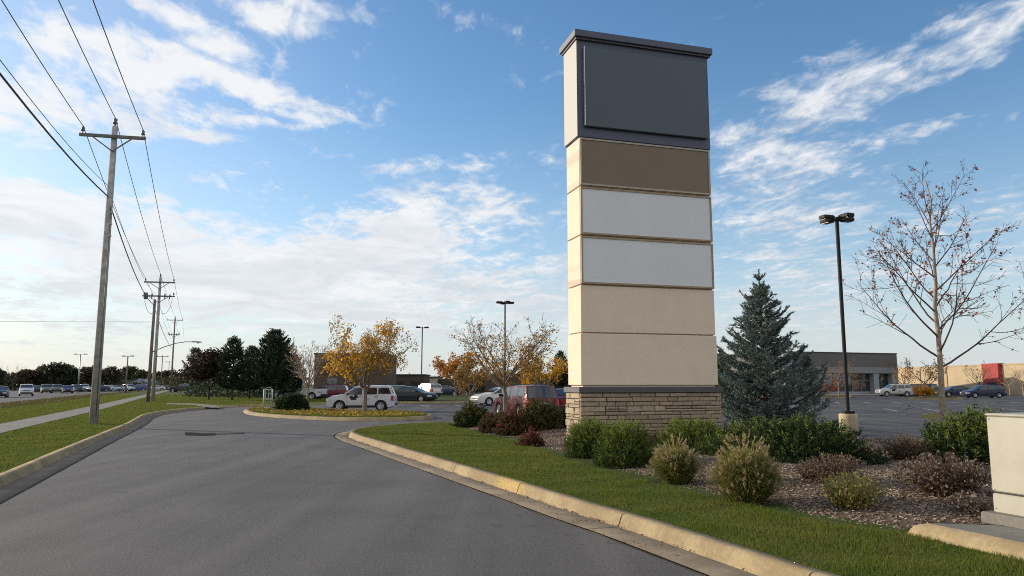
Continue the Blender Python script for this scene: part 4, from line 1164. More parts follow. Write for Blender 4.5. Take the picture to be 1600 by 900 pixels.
    for s in (-1, 1):
        def lampbox(xc, zc_, ln, ht, mat, nm, end):
            mb = MB(); v = []; f = []; n_1 = 5
            for j in range(3):
                z = zc_ + ht * (j / 2 - .5)
                for i in range(n_1 + 1):
                    x = xc - ln * (i / n_1); y = hw(x, z) + .010; v.append((x, s * y, z))
                x = xc + .012; v.append((x, s * (hw(xc, z) * .62), z))
            m_ = n_1 + 2; order = [n_1 + 1] + list(range(n_1 + 1))
            for j in range(2):
                for a, b in zip(order[:-1], order[1:]): f.append((j * m_ + a, j * m_ + b, (j + 1) * m_ + b, (j + 1) * m_ + a))
            mb.add(v, f, True); mb.build(nm, mat, root)
        lampbox(xf - .012, zh, .30, .14, M_head, "headlight", 1)
        # tail lights reach round the rear corner
        zr = min(.92, zt(xr + .03) - .02) - .08
        mb = MB(); v = []; f = []
        for j in range(2):
            z = zr + (.32 if kind in ('suv', 'wagon') else .16) * (j - .5)
            for x, k in ((xr + .26, 1), (xr + .10, 1), (xr - .012, .97), (xr - .014, .70)): v.append((x, s * (hw(max(x, xr + .01), z) * k + (.01 if k == 1 else 0)), z))
        for i in range(3): f.append((i, i + 1, i + 5, i + 4))
        mb.add(v, f, True); mb.build("tail_light", M_tail, root)
        if lite: continue
        xm = sp['wins'][-1][1] - .12; zm = sp['wins'][-1][4] + .05
        MB().box((xm, s * (hw(xm, zm) + .10), zm), (.10, .19, .13), 0, .03).build("side_mirror", M_trim, root)
        for x in sp['doors']:
            z0_, z1_ = sp['clear'] + .14, belt - .01
            mb = MB(); v = []; f = []
            for j in range(7):
                z = z0_ + (z1_ - z0_) * j / 6
                for dx_ in (-.006, .006): v.append((x + dx_, s * (hw(x, z) + .004), z))
            for j in range(6): f.append((2 * j, 2 * j + 1, 2 * j + 3, 2 * j + 2))
            mb.add(v, f); mb.build("door_gap", M_dark, root)
        for x in sp['doors'][:-1]:
            zz_ = belt - .12; MB().box((x + .14, s * (hw(x + .14, zz_) + .012), zz_), (.16, .03, .04), 0, .01).build("door_handle", M_trim, root)
        if sp['rails']:
            MB().tube([(-1.6, s * (hw(0, H) - .07), H + .01), (-1.5, s * (hw(0, H) - .07), H + .06), (.1, s * (hw(0, H) - .07), H + .05), (.25, s * (hw(0, H) - .07), H - .01)], .02, 6).build("roof_rail", M_trim, root)
        # dark lower cladding
        mb = MB(); v = []; f = []; xa, xb = sp['wx'][0] + R * 1.2, sp['wx'][1] - R * 1.2
        for i in range(9):
            x = xa + (xb - xa) * i / 8
            for z in (sp['clear'] + .005, sp['clear'] + .12): v.append((x, s * (hw(x, z) + .010), z))
        for i in range(8): f.append((2 * i, 2 * i + 2, 2 * i + 3, 2 * i + 1))
        mb.add(v, f); mb.build("side_cladding", M_trim, root)
    wg = hw(xf - .02, zh) * .58
    MB().box((xf + .0, 0, zh - .01), (.03, wg * 2, .12), 0, .01).build("grille", M_trim, root)
    zbu = sp['clear'] + .19
    MB().box((xf - .02, 0, zbu), (.10, hw(xf - .02, zbu) * 1.9, .16), 0, .03).build("front_bumper", M_trim, root)
    MB().box((xr + .02, 0, zbu), (.10, hw(xr + .02, zbu) * 1.95, .18), 0, .03).build("rear_bumper", M_trim, root)
    MB().box((xr - .035 if kind != 'pickup' else xr - .015, 0, zbu + .27), (.02, .32, .16)).build("license_plate", M_plate, root)
    if kind == 'pickup':
        MB().box((-1.75, 0, 1.19), (1.72, 1.5, .02)).build("cargo_bed", M_trim, root)
    return root
PROTO = {}
USED = set()
def car(kind, px, Y, heading, color, label, lite=False, group=None, name=None, sc=1.0, cat=None, z=0.0):
    """heading: direction of the nose, degrees counter-clockwise from +X."""
    key = (kind, lite)
    if key not in PROTO: PROTO[key] = car_proto(kind, lite)
    if key not in USED: o = PROTO[key]; USED.add(key)
    else: o = copy_tree(PROTO[key])
    o.location = (AT(px, Y), Y, z); o.rotation_euler = (0, 0, radians(heading)); o.scale = (sc, sc, sc)
    for ch in o.children:
        if ch.name.startswith("body"): ch.material_slots[0].link = 'OBJECT'; ch.material_slots[0].material = PAINT[color]
    tag(o, label, cat or dict(suv="SUV", sedan="car", wagon="car", pickup="pickup truck")[kind], group or "cars parked in the lot")
    if name: o.name = name
    return o
ws = car('suv', 567, 47.6, 183, 'white', "white SUV with a dark emblem on its door, parked behind the yellow maple", sc=.96)
# door emblem and the small lettering beside it (too blurred in the photograph to read)
rng = np.random.default_rng(3); mb = MB(); hwS = .885
for k in range(26):
    a, r_ = rng.uniform(0, 2 * PI), sqrt(rng.random()) * .27; cx_, cz_ = .42 + cos(a) * r_ * 1.0, .82 + sin(a) * r_ * .95; w1 = rng.uniform(.04, .12); n_ = 7
    for s in (-1, 1):
        mb.add([(cx_ + cos(2 * PI * i / n_) * w1 * rng.uniform(.6, 1.2), s * .8985, cz_ + sin(2 * PI * i / n_) * w1 * rng.uniform(.6, 1.2)) for i in range(n_)], [tuple(range(n_)) if s < 0 else tuple(range(n_ - 1, -1, -1))])
mb.build("door_emblem", plain("emblem_ink", (.03, .03, .05), .6, var=.5, scale=18), ws)
mb = MB()
for (x_, z_, w1, h_) in ((-.34, .88, .16, .05), (-.40, .81, .26, .04), (-.44, .74, .34, .05), (-.40, .68, .20, .03)):
    k = 0.0
    while k < w1:
        c_w = rng.uniform(.018, .032)
        for s in (-1, 1): mb.box((x_ + k - w1 / 2, s * .899, z_), (c_w, .003, h_ * rng.uniform(.7, 1)))
        k += c_w + .012
mb.build("door_lettering", MATS["emblem_ink"], ws)
car('wagon', 820, 39, 111, 'red', "red wagon seen from behind over the dark shrubs, rear glass black", sc=1.04)
car('sedan', 881, 41.5, 100, 'red', "red car mostly hidden by the sign, beside the red wagon", cat="car")
car('sedan', 783, 60, 205, 'pearl', "pale silver sedan parked behind the bare tree trunk")
car('wagon', 628, 73, 20, 'teal', "teal wagon parked next to the tail of the white SUV")
car('sedan', 644, 72, -20, 'black', "black sedan parked next to the teal wagon")
car('suv', 668, 97, 128, 'silver', "silver SUV seen from behind, parked beside the slim lamp post", sc=1.05)
car('sedan', 695, 108, 185, 'navy', "dark sedan parked below the orange tree, beyond the silver SUV")
car('sedan', 620, 92, 170, 'black', "black car roof showing above the teal wagon")
car('wagon', 512, 84, 182, 'maroon', "maroon car under the low yellow branches of the maple")
car('pickup', 470, 80, 170, 'white', "white pickup truck half hidden by the slender bare tree")
car('sedan', 552, 88, 178, 'black', "black car in the shade behind the white SUV")
car('suv', 1396, 102, 178, 'silver', "silver SUV parked before the corner of the grey store")
car('suv', 1424, 105, 170, 'black', "black SUV parked right behind the silver one, by the orange bush")
car('pickup', 1452, 108, 200, 'black', "black pickup parked behind the trunk of the big bare maple", sc=.95)
car('sedan', 1493, 101, 176, 'navy', "dark blue sedan parked between the maple trunk and another dark sedan")
car('wagon', 1535, 92, 176, 'navy', "dark blue wagon parked before the red portal")
car('pickup', 287, 150, 185, 'black', "black pickup truck parked beyond the lawn before the dark trees")
rd = dict(group="cars on the main road", lite=True)
car('sedan', 1, 96, -60, 'navy', "dark sedan on the main road, cut off by the photo's edge", name="car", **rd)
car('suv', 42, 108, -56, 'white', "white SUV driving on the main road, ahead of the queue", name="suv", **rd)
car('sedan', 60, 150, -60, 'black', "black car on the main road, tucked behind the white SUV", name="car", **rd)
car('suv', 73, 142, -56, 'greenish', "green-grey SUV on the main road, second behind the white one", name="suv", **rd)
car('suv', 90, 146, -56, 'grey', "grey SUV on the main road between a green-grey and a dark blue car", name="suv", **rd)
car('sedan', 106, 140, -56, 'navy', "dark blue sedan on the main road below the double headed lamp post", name="car", **rd)
car('wagon', 121, 162, -50, 'black', "black wagon on the main road at the foot of the lamp post", name="car", **rd)
car('suv', 132, 168, -54, 'white', "white SUV on the main road partly behind the tall grey pole", name="suv", **rd)
car('sedan', 154, 165, -120, 'navy', "navy car on the main road just past the tall grey pole", name="car", **rd)
car('sedan', 166, 176, -140, 'white', "white car in the far row, first of those past the tall pole", name="car", **rd)
car('sedan', 177, 178, -30, 'silver', "silver car in the far row before the green-grey wing", name="car", **rd)
car('sedan', 189, 182, -150, 'maroon', "maroon car in the far row beside the brown lamp post", name="car", **rd)
car('suv', 202, 180, -40, 'white', "white SUV in the far row before the shed's corner", name="suv", **rd)
car('sedan', 207, 190, -150, 'white', "small white car in the far row before the shed", name="car", **rd)
car('suv', 216, 180, -160, 'blue', "blue SUV in the far row before the pale shed", name="suv", **rd)
car('sedan', 226, 188, -40, 'white', "white car in the far row, touching the short pole", name="car", **rd)
car('sedan', 244, 196, -150, 'silver', "silver car in the far row between the wooden poles", name="car", **rd)
car('sedan', 257, 200, -150, 'grey', "grey car in the far row before the farthest utility poles", name="car", **rd)

# ================================================================== VEGETATION
M_bark = plain("grey_brown_bark", (0.20, 0.155, 0.12), 0.95, var=.3, scale=9, bump=.6, bscale=30)
M_barkp = plain("pale_young_bark", (0.30, 0.235, 0.175), 0.9, var=.25, scale=9, bump=.4, bscale=30)
M_twig = plain("dark_twig", (0.095, 0.062, 0.055), 0.9, var=.2)
M_barkd = plain("dark_bark", (0.075, 0.055, 0.045), 0.95, var=.3, scale=6)
L_maple = leafy("yellow_maple_leaves", [(.46, .25, .025), (.60, .35, .035), (.52, .26, .02), (.38, .23, .04), (.66, .42, .05), (.44, .19, .025)], .55)
L_mapleb = leafy("brown_maple_leaves", [(.26, .15, .05), (.34, .20, .05), (.20, .11, .05), (.38, .25, .06)], .4)
L_orange = leafy("orange_leaves", [(.42, .17, .02), (.48, .22, .03), (.34, .13, .02), (.40, .24, .04)], .4)
L_red = leafy("red_brown_leaves", [(.40, .09, .07), (.26, .09, .06), (.50, .12, .08), (.42, .20, .08), (.18, .07, .05)], .5)
L_crimson = leafy("crimson_leaves", [(.38, .03, .045), (.46, .07, .06), (.28, .04, .04)], .5)
L_spruce = leafy("blue_spruce_needles", [(.145, .195, .18), (.20, .255, .235), (.10, .140, .13), (.26, .31, .285), (.125, .165, .13)], .15, .7)
L_pine = leafy("pine_needles", [(.030, .048, .020), (.046, .070, .028), (.022, .037, .018), (.060, .080, .034)], .15, .7)
L_pineg = leafy("grey_pine_needles", [(.05, .065, .045), (.07, .085, .06), (.04, .055, .04)], .15, .7)
L_dkred = leafy("dark_plum_leaves", [(.040, .024, .018), (.055, .035, .022), (.03, .025, .015), (.065, .035, .025)], .25)
L_yew = leafy("yew_sprigs", [(.040, .068, .014), (.060, .095, .018), (.085, .12, .024), (.030, .050, .012), (.05, .08, .016)], .25)
L_yewlit = leafy("yew_lit_new_tips", [(.18, .22, .035), (.22, .25, .05), (.14, .19, .03)], .4)  # new growth, with the sunlit look of the tops painted in
L_dkgreen = leafy("dark_evergreen_shrub", [(.020, .040, .012), (.032, .058, .018), (.045, .070, .022), (.018, .032, .012)], .2)
L_barb = leafy("barberry_leaves", [(.085, .060, .028), (.11, .070, .032), (.07, .070, .024), (.13, .06, .035), (.085, .080, .028)], .3)
L_barbred = leafy("barberry_red_leaves", [(.24, .03, .035), (.17, .035, .035), (.12, .045, .03)], .35)
L_olive = leafy("olive_autumn_leaves", [(.085, .085, .025), (.12, .10, .03), (.06, .065, .02), (.14, .09, .03)], .3)
L_fgrass = leafy("fountain_grass_blades", [(.25, .225, .065), (.33, .275, .085), (.16, .185, .045), (.40, .325, .12), (.20, .21, .055)], .35)
L_fgreen = leafy("fountain_grass_green", [(.10, .12, .03), (.13, .14, .04), (.08, .10, .025)], .35)
L_plume = leafy("grass_plumes", [(.42, .34, .18), (.50, .41, .23), (.34, .28, .14)], .4)
L_dry = leafy("dried_perennial", [(.125, .078, .05), (.17, .105, .068), (.085, .055, .038), (.22, .15, .10), (.085, .07, .035)], .25)
L_grey = leafy("silvery_dead_leaves", [(.17, .135, .105), (.27, .225, .185), (.12, .09, .07), (.15, .105, .085)], .25)
L_far = [leafy("far_foliage_dark", [(.026, .036, .018), (.04, .05, .024), (.055, .058, .030)], .2), leafy("far_foliage_brown", [(.06, .045, .028), (.085, .06, .035), (.05, .045, .025)], .25),
         leafy("far_foliage_olive", [(.055, .062, .028), (.075, .078, .035), (.045, .05, .025)], .25)]
QUAD = [(-1, 0, 0), (0, -.62, .12), (1, 0, 0), (0, .62, .12)]; QF = [(0, 1, 2, 3)]


def nrm(v): return v / (np.linalg.norm(v) + 1e-9)


def skeleton(rng, H, trunk_h, nlimb, limb_ang, limb_len, levels=3, wob=.10, up=.06, leader=True, r0=.10, kids=(7, 6, 5), ratio=.52, top_ang=None, rmin=.006, limb_r=.5):
    """Tubes of one tree and the points where leaves can sit."""
    tubes, tips = [], []
    def path(p, d, L, r, lev):
        n = max(3, int(L / (.30 if lev < 2 else .16))); n = min(n, 14); pts, st = [p], L / n
        for i in range(n):
            d = nrm(d + rng.normal(0, wob * (1 + .4 * lev), 3) * .6 + np.array([0, 0, up])); pts.append(pts[-1] + d * st)
        rs = [max(rmin, r * (1 - .78 * (i / n))) for i in range(n + 1)]
        return pts, rs
    def grow(p, d, L, r, lev):
        pts, rs = path(p, d, L, r, lev); tubes.append((pts, rs, lev))
        if lev >= levels:
            tips.append((pts, lev)); return
        nk = kids[min(lev, len(kids) - 1)]
        for k in range(nk):
            t = .25 + .75 * (k + rng.uniform(.1, .9)) / nk; i = min(len(pts) - 2, int(t * (len(pts) - 1))); q = pts[i] + (pts[i + 1] - pts[i]) * rng.random()
            dd = nrm(pts[i + 1] - pts[i]); a = nrm(np.cross(dd, rng.normal(0, 1, 3))); an = radians(rng.uniform(28, 58))
            grow(q, dd * cos(an) + a * sin(an), L * ratio * rng.uniform(.6, 1.15) * (1.15 - .55 * t), rs[i] * .6, lev + 1)
        tips.append((pts[len(pts) // 2:], lev))
    base = np.zeros(3)
    th = H if leader else trunk_h * 1.25; n = 12
    tp = [base + np.array([rng.normal(0, .012) * i * (th / 12), rng.normal(0, .012) * i * (th / 12), th * i / n]) for i in range(n + 1)]
    tr = [r0 * (1.35 if i == 0 else 1.0) * (1 - (.86 if leader else .35) * i / n) for i in range(n + 1)]; tubes.append((tp, tr, 0))
    if leader: tips.append((tp[8:], 1))
    for k in range(nlimb):
        f = (k + rng.uniform(.1, .7)) / nlimb
        z = trunk_h + (H - trunk_h) * f * (.82 if leader else 0.0) + (0 if leader else rng.uniform(-.25, .2) * trunk_h)
        i = min(n - 1, int(z / th * n)); q = tp[i] + (tp[i + 1] - tp[i]) * (z / th * n - i)
        a = k * 2.39996 + rng.normal(0, .25); an = radians(limb_ang + (top_ang - limb_ang if top_ang else 0) * f + rng.normal(0, 5))
        L = limb_len * rng.uniform(.85, 1.1) * ((1 - .62 * f) if leader else 1)
        grow(q, np.array([cos(a) * sin(an), sin(a) * sin(an), cos(an)]), L, max(.012, r0 * limb_r * (1 - .5 * f) if leader else r0 * limb_r), 1)
    return tubes, tips


def tree_obj(name, loc, tubes, bark, label, cat="tree", group=None, sides=(9, 6, 4, 3), split=None, rz=0.0, limbs=None):
    t = empty(name, loc, rz, label, cat, group); mb = MB()
    for pts, rs, lev in tubes:
        if limbs is None or lev == 0: mb.tube(pts, rs, sides[min(lev, len(sides) - 1)], cap=(lev == 0))
    mb.build("trunk", bark, t)
    if limbs is not None:
        mb = MB()
        for pts, rs, lev in tubes:
            if lev > 0: mb.tube(pts, rs, sides[min(lev, len(sides) - 1)], cap=False)
        mb.build("branches", limbs, t)
    return t


def leaves_on(rng, tips, per_m, size, mat, parent, name="crown", keep=None, jitter=.06, hang=.3):
    P, Dn = [], []
    for pts, lev in tips:
        for a, b in zip(pts[:-1], pts[1:]):
            L = np.linalg.norm(b - a); n = rng.poisson(L * per_m)
            for _ in range(n):
                p = a + (b - a) * rng.random() + rng.normal(0, jitter, 3)
                if keep is None or rng.random() < keep(p): P.append(p)
    if not P: return None
    P = np.array(P); D = rng.normal(0, 1, (len(P), 3)); D[:, 2] -= hang
    V, Fc = scatter(QUAD, QF, P, frames(D, rng), rng.uniform(.6, 1.25, len(P)) * size)
    return np_obj(name, V, Fc, mat, parent)


# ---- the big bare maple at the right edge, a few red leaves left
rng = np.random.default_rng(42)
mp = Vector((AT(1471, 19.3), 19.3, .2))
tb_, tp_ = skeleton(rng, 6.95, 1.85, 21, 60, 3.3, levels=3, wob=.075, up=.035, r0=.088, kids=(11, 8, 5), ratio=.42, top_ang=30, rmin=.0046, limb_r=.32)
t = tree_obj("maple_tree", tuple(mp), tb_, M_barkp, limbs=M_twig, label="tall bare maple with a few red leaves beside the utility cabinet and lamp post")
cl = [rng.uniform((-2.6, -2.6, 2.0), (2.6, 2.6, 6.6), 3) for _ in range(14)]
leaves_on(rng, [x for x in tp_ if x[1] >= 2], 10.0, .043, L_red, t, keep=lambda p: .45 + .55 * max(np.exp(-((p - c) ** 2).sum() / .25) for c in cl), hang=1.0, jitter=.04)
leaves_on(rng, [x for x in tp_ if x[1] >= 2], 15.0, .072, L_crimson, t, name="red_leaf_tuft", keep=lambda p: max(np.exp(-((p - c) ** 2).sum() / .05) for c in cl), hang=1.0)

# ---- the yellow maple on the island
rng = np.random.default_rng(7)
yp = G(570, 643.5, .14)
tb_, tp_ = skeleton(rng, 5.2, 1.40, 13, 46, 3.45, levels=3, wob=.07, up=.04, leader=False, r0=.135, kids=(11, 8, 5), ratio=.46, rmin=.008, limb_r=.36)
t = tree_obj("maple_tree", tuple(yp), tb_, M_bark, "wide golden yellow maple on the kerbed island in front of the white SUV")
lobes = [((-2.1, .0, 1.5), 1.25), ((-1.2, -.6, 1.2), .9), ((-2.4, .2, 2.3), .6), ((1.5, 0, 1.45), 1.2), ((-.6, 0, 4.4), .95), ((.5, .2, 4.6), .9), ((-.5, .5, 2.6), 1.1), ((2.4, .2, 1.7), .6), ((0, -1, 1.7), .9), ((-1.7, -.3, 2.9), .5)]
kf = lambda p: min(1, .13 + sum(np.exp(-((p - np.array(c)) ** 2).sum() / (s * s * .8)) for c, s in lobes))
leaves_on(rng, [x for x in tp_ if x[1] >= 1], 58, .070, L_maple, t, keep=kf, jitter=.14)
leaves_on(rng, [x for x in tp_ if x[1] >= 2], 5, .05, L_mapleb, t, name="brown_leaves", jitter=.09)

# ---- the barer maple behind the shrubs
rng = np.random.default_rng(19)
bp_ = Vector((AT(789, 34.0), 34.0, .05))
tb_, tp_ = skeleton(rng, 4.8, 1.62, 13, 52, 3.15, levels=3, wob=.07, up=.045, leader=False, r0=.11, kids=(11, 8, 5), ratio=.46, rmin=.007, limb_r=.38)
t = tree_obj("maple_tree", tuple(bp_), tb_, M_bark, "spreading half bare maple with scattered tan leaves, in front of the red wagon")
kf = lambda p: min(1, .16 + 1.0 * np.exp(-((p - np.array((1.0, 0, 1.9))) ** 2).sum() / 1.8) + .9 * np.exp(-((p - np.array((-1.2, 0, 1.7))) ** 2).sum() / .8))
leaves_on(rng, [x for x in tp_ if x[1] >= 2], 22, .055, L_mapleb, t, keep=kf, jitter=.10)
leaves_on(rng, [x for x in tp_ if x[1] >= 2], 22, .060, L_maple, t, name="yellow_leaves", keep=lambda p: kf(p) * (.9 if p[2] < 2.6 else .4), jitter=.1)

# ---- slender bare tree by the dark bush
rng = np.random.default_rng(23)
sp_ = G(480, 640.5, .14)
tb_, tp_ = skeleton(rng, 4.0, 1.3, 11, 30, 2.5, levels=3, wob=.06, up=.06, leader=False, r0=.075, kids=(10, 8, 4), ratio=.45, rmin=.008)
t = tree_obj("bare_tree", tuple(sp_), tb_, M_barkp, "slender bare pale tree on the island next to the rounded dark bush")
leaves_on(rng, [x for x in tp_ if x[1] >= 2], 5, .035, L_mapleb, t)

def young(name, px, Y, H, spread, seed, label, leaf=None, per_m=8, size=.07, trunk=1.2, group=None, cat="tree", bark=None, z=0.05, leader=False, ang=42, lv=3):
    r_ = np.random.default_rng(seed)
    tb, tp = skeleton(r_, H, trunk, 9, ang, spread, levels=lv, wob=.08, up=.05, leader=leader, r0=.045 + H * .012, kids=(7, 5, 3), ratio=.48)
    t = tree_obj(name, (AT(px, Y), Y, z), tb, bark or M_bark, label, cat, group, sides=(7, 4, 3, 3))
    if leaf: leaves_on(r_, [x for x in tp if x[1] >= 1], per_m, size, leaf, t, jitter=.16)
    return t
young("orange_tree", 712, 70, 5.1, 3.0, 31, "small dense orange tree at the edge of the car park behind the cars", L_orange, 42, .11, 1.3)
young("yellow_tree", 735, 62, 3.4, 2.3, 32, "low yellow-brown tree drooping beside the orange tree", L_mapleb, 30, .10, .8)
young("yellow_tree", 845, 75, 4.0, 3.6, 33, "broad yellow tree just behind the red wagon's roof", L_maple, 26, .11, 1.0, ang=60)
young("yellow_tree", 800, 80, 4.2, 3.6, 34, "ochre tree behind the silver sedan, next to the broad yellow one", L_mapleb, 28, .11, 1.0, ang=60)
young("red_tree", 1292, 99, 3.0, 2.2, 35, "small crimson bush-like tree before the grey store's glass", L_red, 14, .12, .4, ang=60)
young("small_tree", 1310, 97, 5.6, 3.3, 36, "nearly bare brown tree in front of the grey store", L_mapleb, 2.2, .10, 1.5, ang=48)
young("orange_tree", 1445, 122, 6.2, 4.6, 37, "soft orange-brown tree before the tan wall, behind the big maple's trunk", L_mapleb, 7, .13, 1.6, ang=58)
young("small_tree", 1412, 112, 4.4, 2.8, 45, "small orange tinted tree at the corner of the grey store", L_orange, 3.5, .11, 1.4, ang=50)
young("small_tree", 1530, 118, 5.2, 3.4, 38, "bare brownish tree before the tan wall beside the red portal", L_mapleb, 3, .10, 1.5, ang=48)
young("small_tree", 1577, 108, 4.2, 2.6, 39, "small bare tree before the tan wall, first past the red portal", L_mapleb, .8, .09, 1.3, bark=M_barkp, ang=44)
young("small_tree", 1598, 104, 4.6, 2.8, 40, "small bare tree before the tan wall, second past the red portal", L_mapleb, .8, .09, 1.4, bark=M_barkp, ang=44)
young("orange_shrub", 1439, 93, 1.7, 1.1, 41, "little orange leaved bush on the low island before the black cars", L_orange, 40, .09, .25, cat="bush", ang=50)
young("orange_shrub", 1449, 93, 1.4, 1.0, 43, "little yellow leaved bush next to the orange one on the low island", L_maple, 36, .09, .2, cat="bush", ang=50)


def conifer(name, loc, H, R, seed, mat, label, per_whorl=6, dz=.22, needle=(.06, .011), npm=60, droop=12, z0=.15, bark=None, rise=48, taper=.85, wide=(1.0, 1.0), irregular=.12, twig=.36, cat="tree", group=None, shoot=.12):
    """Whorls of branches with side twigs; every twig carries needles."""
    r_ = np.random.default_rng(seed); t = empty(name, loc, 0, label, cat, group); mb = MB()
    lean = r_.normal(0, .008, 2)
    mb.tube([(lean[0] * z, lean[1] * z, z) for z in np.linspace(-.2, H * .985, 9)], [max(.008, (.022 * H) * (1 - .96 * i / 8)) for i in range(9)], 8)
    seg = []                                           # (start, end) of needle bearing twigs
    z = z0
    while z < H - shoot:
        f = (z - z0) / (H - z0); L0 = R * (1 - f) ** taper * (wide[0] + (wide[1] - wide[0]) * f) + .05
        n = max(4, int(per_whorl * (1 - .35 * f)))
        a0 = r_.uniform(0, 6.28)
        for k in range(n):
            a = a0 + 2 * PI * k / n + r_.normal(0, .2); L = L0 * r_.uniform(1 - irregular * 2.2, 1 + irregular)
            pit = radians(-droop * (1 - f) * .8 + rise * f ** 1.6 + r_.normal(0, 6)); zz_ = z + r_.uniform(-.5, .5) * dz
            d = np.array([cos(a) * cos(pit), sin(a) * cos(pit), sin(pit)]); p = np.array([lean[0] * zz_, lean[1] * zz_, zz_]); m = max(3, int(L / .14)); pts = [p]
            for i in range(m):
                d = nrm(d + np.array([0, 0, .055 + .05 * (i / m)]) + r_.normal(0, .04, 3)); pts.append(pts[-1] + d * L / m)
            mb.tube(pts, [max(.003, .010 * L * (1 - i / m) + .003) for i in range(m + 1)], 4, cap=False)
            side = nrm(np.cross(d, (0, 0, 1)))
            for i in range(m):
                if i / m > .22: seg.append((pts[i], pts[i + 1]))
                tt = (i + .5) / m
                if tt < .18: continue
                for s in (-1, 1):
                    l2 = twig * (1 - .55 * tt) * r_.uniform(.55, 1.15) * min(1, L / .7 + .25)
                    dd = nrm(nrm(pts[i + 1] - pts[i]) * .75 + s * side * r_.uniform(.5, .95) + np.array([0, 0, r_.normal(-.05, .22)]))
                    q = pts[i] + (pts[i + 1] - pts[i]) * r_.random(); e = q + dd * l2; seg.append((q, (q + e) / 2 + np.array([0, 0, -.01]))); seg.append(((q + e) / 2 + np.array([0, 0, -.01]), e + np.array([0, 0, .02 * l2])))
        z += dz * (1 - .35 * f) * r_.uniform(.8, 1.2)
    if shoot > .3:                                     # the last whorls stand apart below a bare leader
        for zq in (H - shoot * .95, H - shoot * .55, H - shoot * .5):
            for k in range(5):
                a = 2 * PI * k / 5 + zq * 9; q = np.array([lean[0] * zq, lean[1] * zq, zq]); e = q + np.array([cos(a) * .17, sin(a) * .17, .16]) * r_.uniform(.7, 1.1); mb.tube([q, e], [.008, .005], 4, cap=False); seg.append((q, e))
    seg.append((np.array([lean[0] * H, lean[1] * H, H - .5]), np.array([lean[0] * H, lean[1] * H, H])))
    mb.build("trunk", bark or M_barkd, t)
    A = np.array([s[0] for s in seg]); B = np.array([s[1] for s in seg]); Ln = np.linalg.norm(B - A, axis=1)
    cnt = np.maximum(2, r_.poisson(Ln * npm)); ii = np.repeat(np.arange(len(seg)), cnt); u_ = r_.random(len(ii))[:, None]
    P = A[ii] + (B - A)[ii] * u_; ax = (B - A)[ii] / Ln[ii][:, None]
    D = ax * .75 + r_.normal(0, .62, (len(ii), 3)); D /= np.linalg.norm(D, axis=1, keepdims=True)
    V, Fc = scatter([(-1, 0, 0), (1, 0, 0), (0, 0, 1)], [(0, 1, 2)], P, frames(D, r_), np.c_[np.full(len(ii), needle[1]), np.full(len(ii), needle[1]), needle[0] * r_.uniform(.6, 1.25, len(ii))])
    np_obj("crown", V, Fc, mat, t)
    return t


bs = Vector((AT(1194, 21.6), 21.6, .22))
conifer("blue_spruce", tuple(bs), ZA(1190, 421, 21.6) - .22, 2.0, 5, L_spruce, "blue spruce with a thin bare top shoot growing right beside the pylon sign", per_whorl=10, dz=.165, needle=(.078, .0135), npm=165, droop=5, z0=.20, bark=M_twig, taper=1.05, irregular=.25, twig=.38, shoot=.62)
fc = dict(needle=(.17, .04), npm=24, twig=.62, dz=.30)
conifer("pine_tree", (AT(428, 76), 76, .1), ZA(430, 515, 76) - .1, 3.3, 61, L_pine, "biggest dark pine with a broad rounded top, behind the rounded bush", per_whorl=11, droop=-10, taper=.66, z0=.9, rise=14, wide=(1.0, 1.0), irregular=.20, **fc)
conifer("spruce_tree", (AT(364, 73), 73, .1), ZA(364, 529, 73) - .1, 2.5, 62, L_pine, "dark pointed spruce between the plum coloured tree and the biggest pine", per_whorl=9, droop=8, taper=.72, z0=1.2, **fc)
conifer("spruce_tree", (AT(390, 80), 80, .1), ZA(392, 543, 80) - .1, 2.3, 63, L_pine, "lower dark spruce in the gap between the pointed spruce and the biggest pine", per_whorl=9, droop=6, taper=.7, z0=1.0, **fc)
conifer("pine_tree", (AT(303, 110), 110, .1), ZA(303, 546, 110) - .1, 2.4, 64, L_pineg, "thin open grey-green pine beside the last utility pole", per_whorl=5, droop=-8, taper=.5, z0=1.6, needle=(.22, .05), npm=16, twig=.7, dz=.42, irregular=.3)
conifer("pine_tree", (AT(458, 79), 79, .1), ZA(458, 556, 79) - .1, 1.9, 65, L_pine, "small dark pine tucked against the slender bare tree", per_whorl=8, droop=0, taper=.6, z0=.8, **fc)
conifer("spruce_tree", (AT(876, 78), 78, .1), ZA(877, 548, 78) - .1, 1.6, 66, L_pine, "dark narrow spruce at the cream edge of the sign, above the red car", per_whorl=8, droop=4, taper=.7, z0=.6, **fc)
conifer("spruce_tree", (AT(1128, 88), 88, .1), ZA(1128, 546, 88) - .1, 1.9, 67, L_pine, "dark spruce peeking out between the sign and the blue spruce", per_whorl=8, droop=6, taper=.8, z0=.6, **fc)
conifer("spruce_tree", (AT(1259, 92), 92, .1), ZA(1259, 555, 92) - .1, 2.2, 68, L_pineg, "grey-green spruce in front of the grey store's left bay, behind the blue spruce", per_whorl=8, droop=6, taper=.75, z0=.6, **fc)
rng = np.random.default_rng(71)
